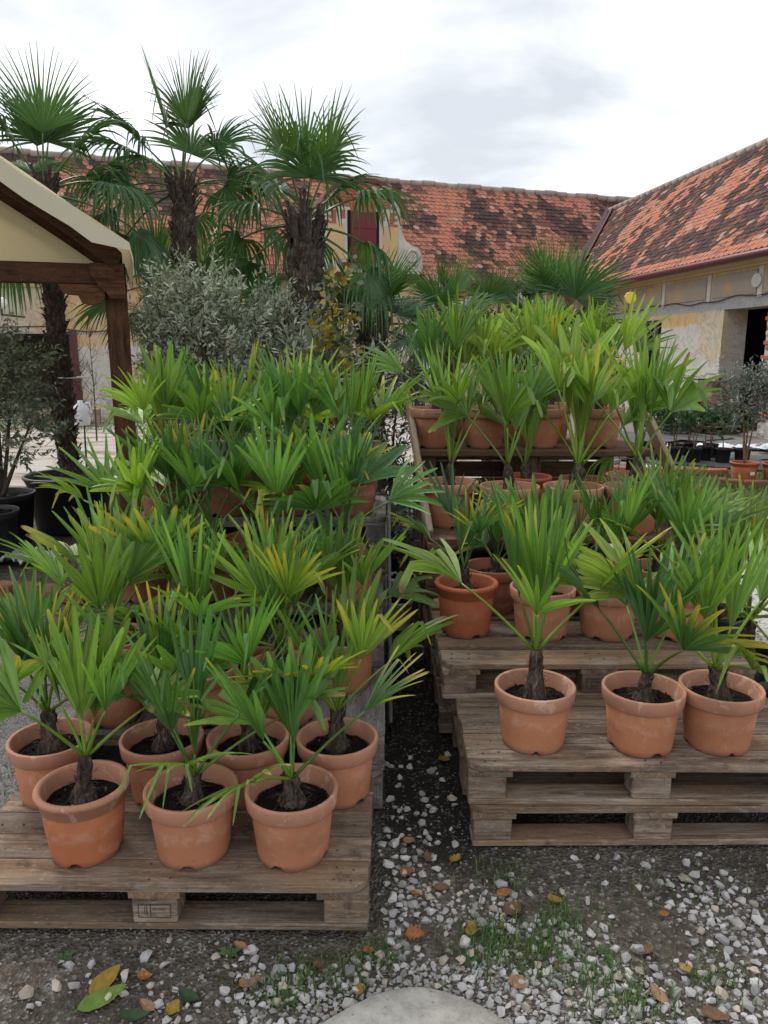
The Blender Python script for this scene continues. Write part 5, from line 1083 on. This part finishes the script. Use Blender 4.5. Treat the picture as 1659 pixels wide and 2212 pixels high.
for x, y, lab in WD:
    b = MB()
    for i in range(11):
        a = i*2.4; L_ = q.uniform(.018, .038); d = np.array((math.cos(a), math.sin(a), 0)); s_ = np.array((-math.sin(a), math.cos(a), 0)); z_ = np.array((0, 0, 1.0)); b.add([d*.002, d*L_*.6+s_*L_*.24+z_*L_*.35, d*L_+z_*L_*.25, d*L_*.6-s_*L_*.24+z_*L_*.35], [(0, 1, 2, 3)], np.array((.07, .13, .04))*q.uniform(.8, 1.4))
    tag(b.build('weed', 'grass', loc=(x, y, float(gz(x, y))+.002)), lab, 'weed', 'weeds in the foreground')
def litter(x, y, L_, w_, col, label, seed, curl=.25, rot=0.0, lobes=0):
    qq = np.random.RandomState(seed); b = MB(); n = 11; V = []; C = []
    for i in range(n):
        t_ = i/(n-1); ww = w_*math.sin(math.pi*min(1, t_**.8))**.75*(1+(.35*math.sin(i*2.9) if lobes else .05*qq.normal())); x_ = (t_-.5)*L_; zc = curl*L_*(t_-.5)**2*2
        for s_ in (-1, -.5, 0, .5, 1): V.append((x_, s_*ww, zc+abs(s_)**1.5*ww*curl*1.6+qq.uniform(0, .0015))); C.append(np.array(col)*qq.uniform(.75, 1.2)*(1.12 if s_ == 0 else 1))
    b.add(V, [(i*5+j, i*5+j+1, (i+1)*5+j+1, (i+1)*5+j) for i in range(n-1) for j in range(4)], np.array(C)); b.tube([(-L_*.5, 0, curl*L_*.5), (-L_*.78, 0, curl*L_*.4)], .0012, 4, col=col)
    o = b.build('fallen_leaf', 'dry_leaf', smooth=True, loc=(x, y, float(gz(x, y))+.008), rot=(qq.uniform(-.25, .25), qq.uniform(-.2, .2), rot)); tag(o, label, 'fallen leaf', 'fallen leaves on the ground'); return o
def gp(px, py): w_ = at(px, py, 1.0); k_ = EYE/(EYE-w_.z); return w_.x*k_, k_
GRN, DGR, OCH, ORG, BRO, TAN = (.13, .22, .04), (.04, .075, .035), (.30, .19, .03), (.32, .125, .035), (.16, .085, .045), (.30, .18, .10)
for i, (px, py, L_, w_, c, lab, rt) in enumerate((
    (222, 2155, .125, .026, GRN, 'large pale green fallen leaf at bottom left', .55), (228, 2115, .10, .026, OCH, 'ochre-brown fallen leaf behind the large green one', 1.0),
    (290, 2195, .075, .018, DGR, 'dark green fallen leaf at the bottom edge', .2), (312, 2108, .04, .014, ORG, 'curled orange leaf beside a white stone at lower left', .2),
    (318, 2172, .05, .014, TAN, 'small tan curled leaf left of the stones', 2.6), (375, 2175, .045, .016, OCH, 'crumpled yellow leaf left of the stones', 1.2), (408, 2150, .06, .018, DGR, 'grey-green leaf among stones at lower left', -.3),
    (540, 2120, .06, .022, TAN, 'lobed tan leaf among the pale stones', .6), (775, 2125, .035, .014, OCH, 'small yellow-brown leaf just above the slab', 1.4), (795, 2040, .035, .013, ORG, 'small rusty leaf at the corner of the left pallet', .3),
    (880, 1880, .045, .02, ORG, 'orange-brown leaf upper in the soil gap', .3), (885, 1818, .045, .022, TAN, 'round pinkish-brown leaf in the gap between stagings', 1.0), (925, 1850, .04, .014, BRO, 'brown curled leaf beside the gap stones', 2.0),
    (985, 1858, .05, .017, OCH, 'dull yellow leaf by the corner of right pallet', .9), (895, 1925, .035, .016, ORG, 'reddish leaf scrap amid the gap stones', 2.2), (955, 1912, .05, .015, BRO, 'brown leaf left of the right pallet corner', .1),
    (898, 2008, .055, .022, ORG, 'bright orange curled leaf in middle foreground', -.2), (1020, 2003, .055, .017, OCH, 'spotted yellow leaf standing out right of centre', 1.3), (1090, 1925, .05, .015, ORG, 'orange leaf below the right pallet', .2), (1110, 1960, .06, .028, BRO, 'large crumpled brown leaf below the right pallet', .8),
    (1200, 1943, .05, .014, OCH, 'orange-yellow leaf among stones below right pallet', -.3), (1090, 2000, .03, .012, OCH, 'small yellow leaf near the spotted one', .4), (1120, 2115, .045, .022, TAN, 'round tan leaf among the pale stones', .8), (1210, 2085, .04, .014, BRO, 'brown leaf at the upper edge of pale stones', 2.4),
    (1435, 1970, .035, .010, ORG, 'small orange leaf on bare soil at right', .2), (1400, 2050, .045, .018, BRO, 'dark brown curled leaf at right of grass', .4), (1480, 2085, .04, .015, OCH, 'yellow leaf in the right grass tuft', 2.0), (1420, 2150, .065, .018, TAN, 'long pale brown leaf at lower right', 1.9),
    (1545, 2190, .07, .02, BRO, 'brown leaf at the bottom right corner', -.5), (960, 1640, .05, .022, OCH, 'yellow leaf lying deep in the gap between stagings', .4), (520, 2040, .05, .012, TAN, 'thin tan leaf just below the left pallet edge', 2.5), (690, 2075, .045, .012, BRO, 'narrow dry leaf below the left pallet', -.6))):
    x, y = gp(px, py)
    litter(x, y, L_, w_, c, lab, 300+i, .25 if i > 1 else .12, rt, lobes=i in (7, 10, 13, 16))
for i in range(9):   # dry twigs and stalks
    x, y = q.uniform(-.9, .9), q.uniform(1.6, 2.1)
    if inside(x, y): continue
    a = q.uniform(0, 3.14); L_ = q.uniform(.05, .13); z_ = float(gz(x, y))+.012; b = MB(); b.tube([(-L_*.5*math.cos(a), -L_*.5*math.sin(a), 0), (0, .006, .004), (L_*.5*math.cos(a), L_*.5*math.sin(a), .002)], .0014, 5, col=(.2, .15, .1)); o = b.build('dry_stalk', 'frond_dead', loc=(x, y, z_)); tag(o, 'thin dry stalk lying on the foreground soil', 'stalk', 'dry stalks in the foreground')
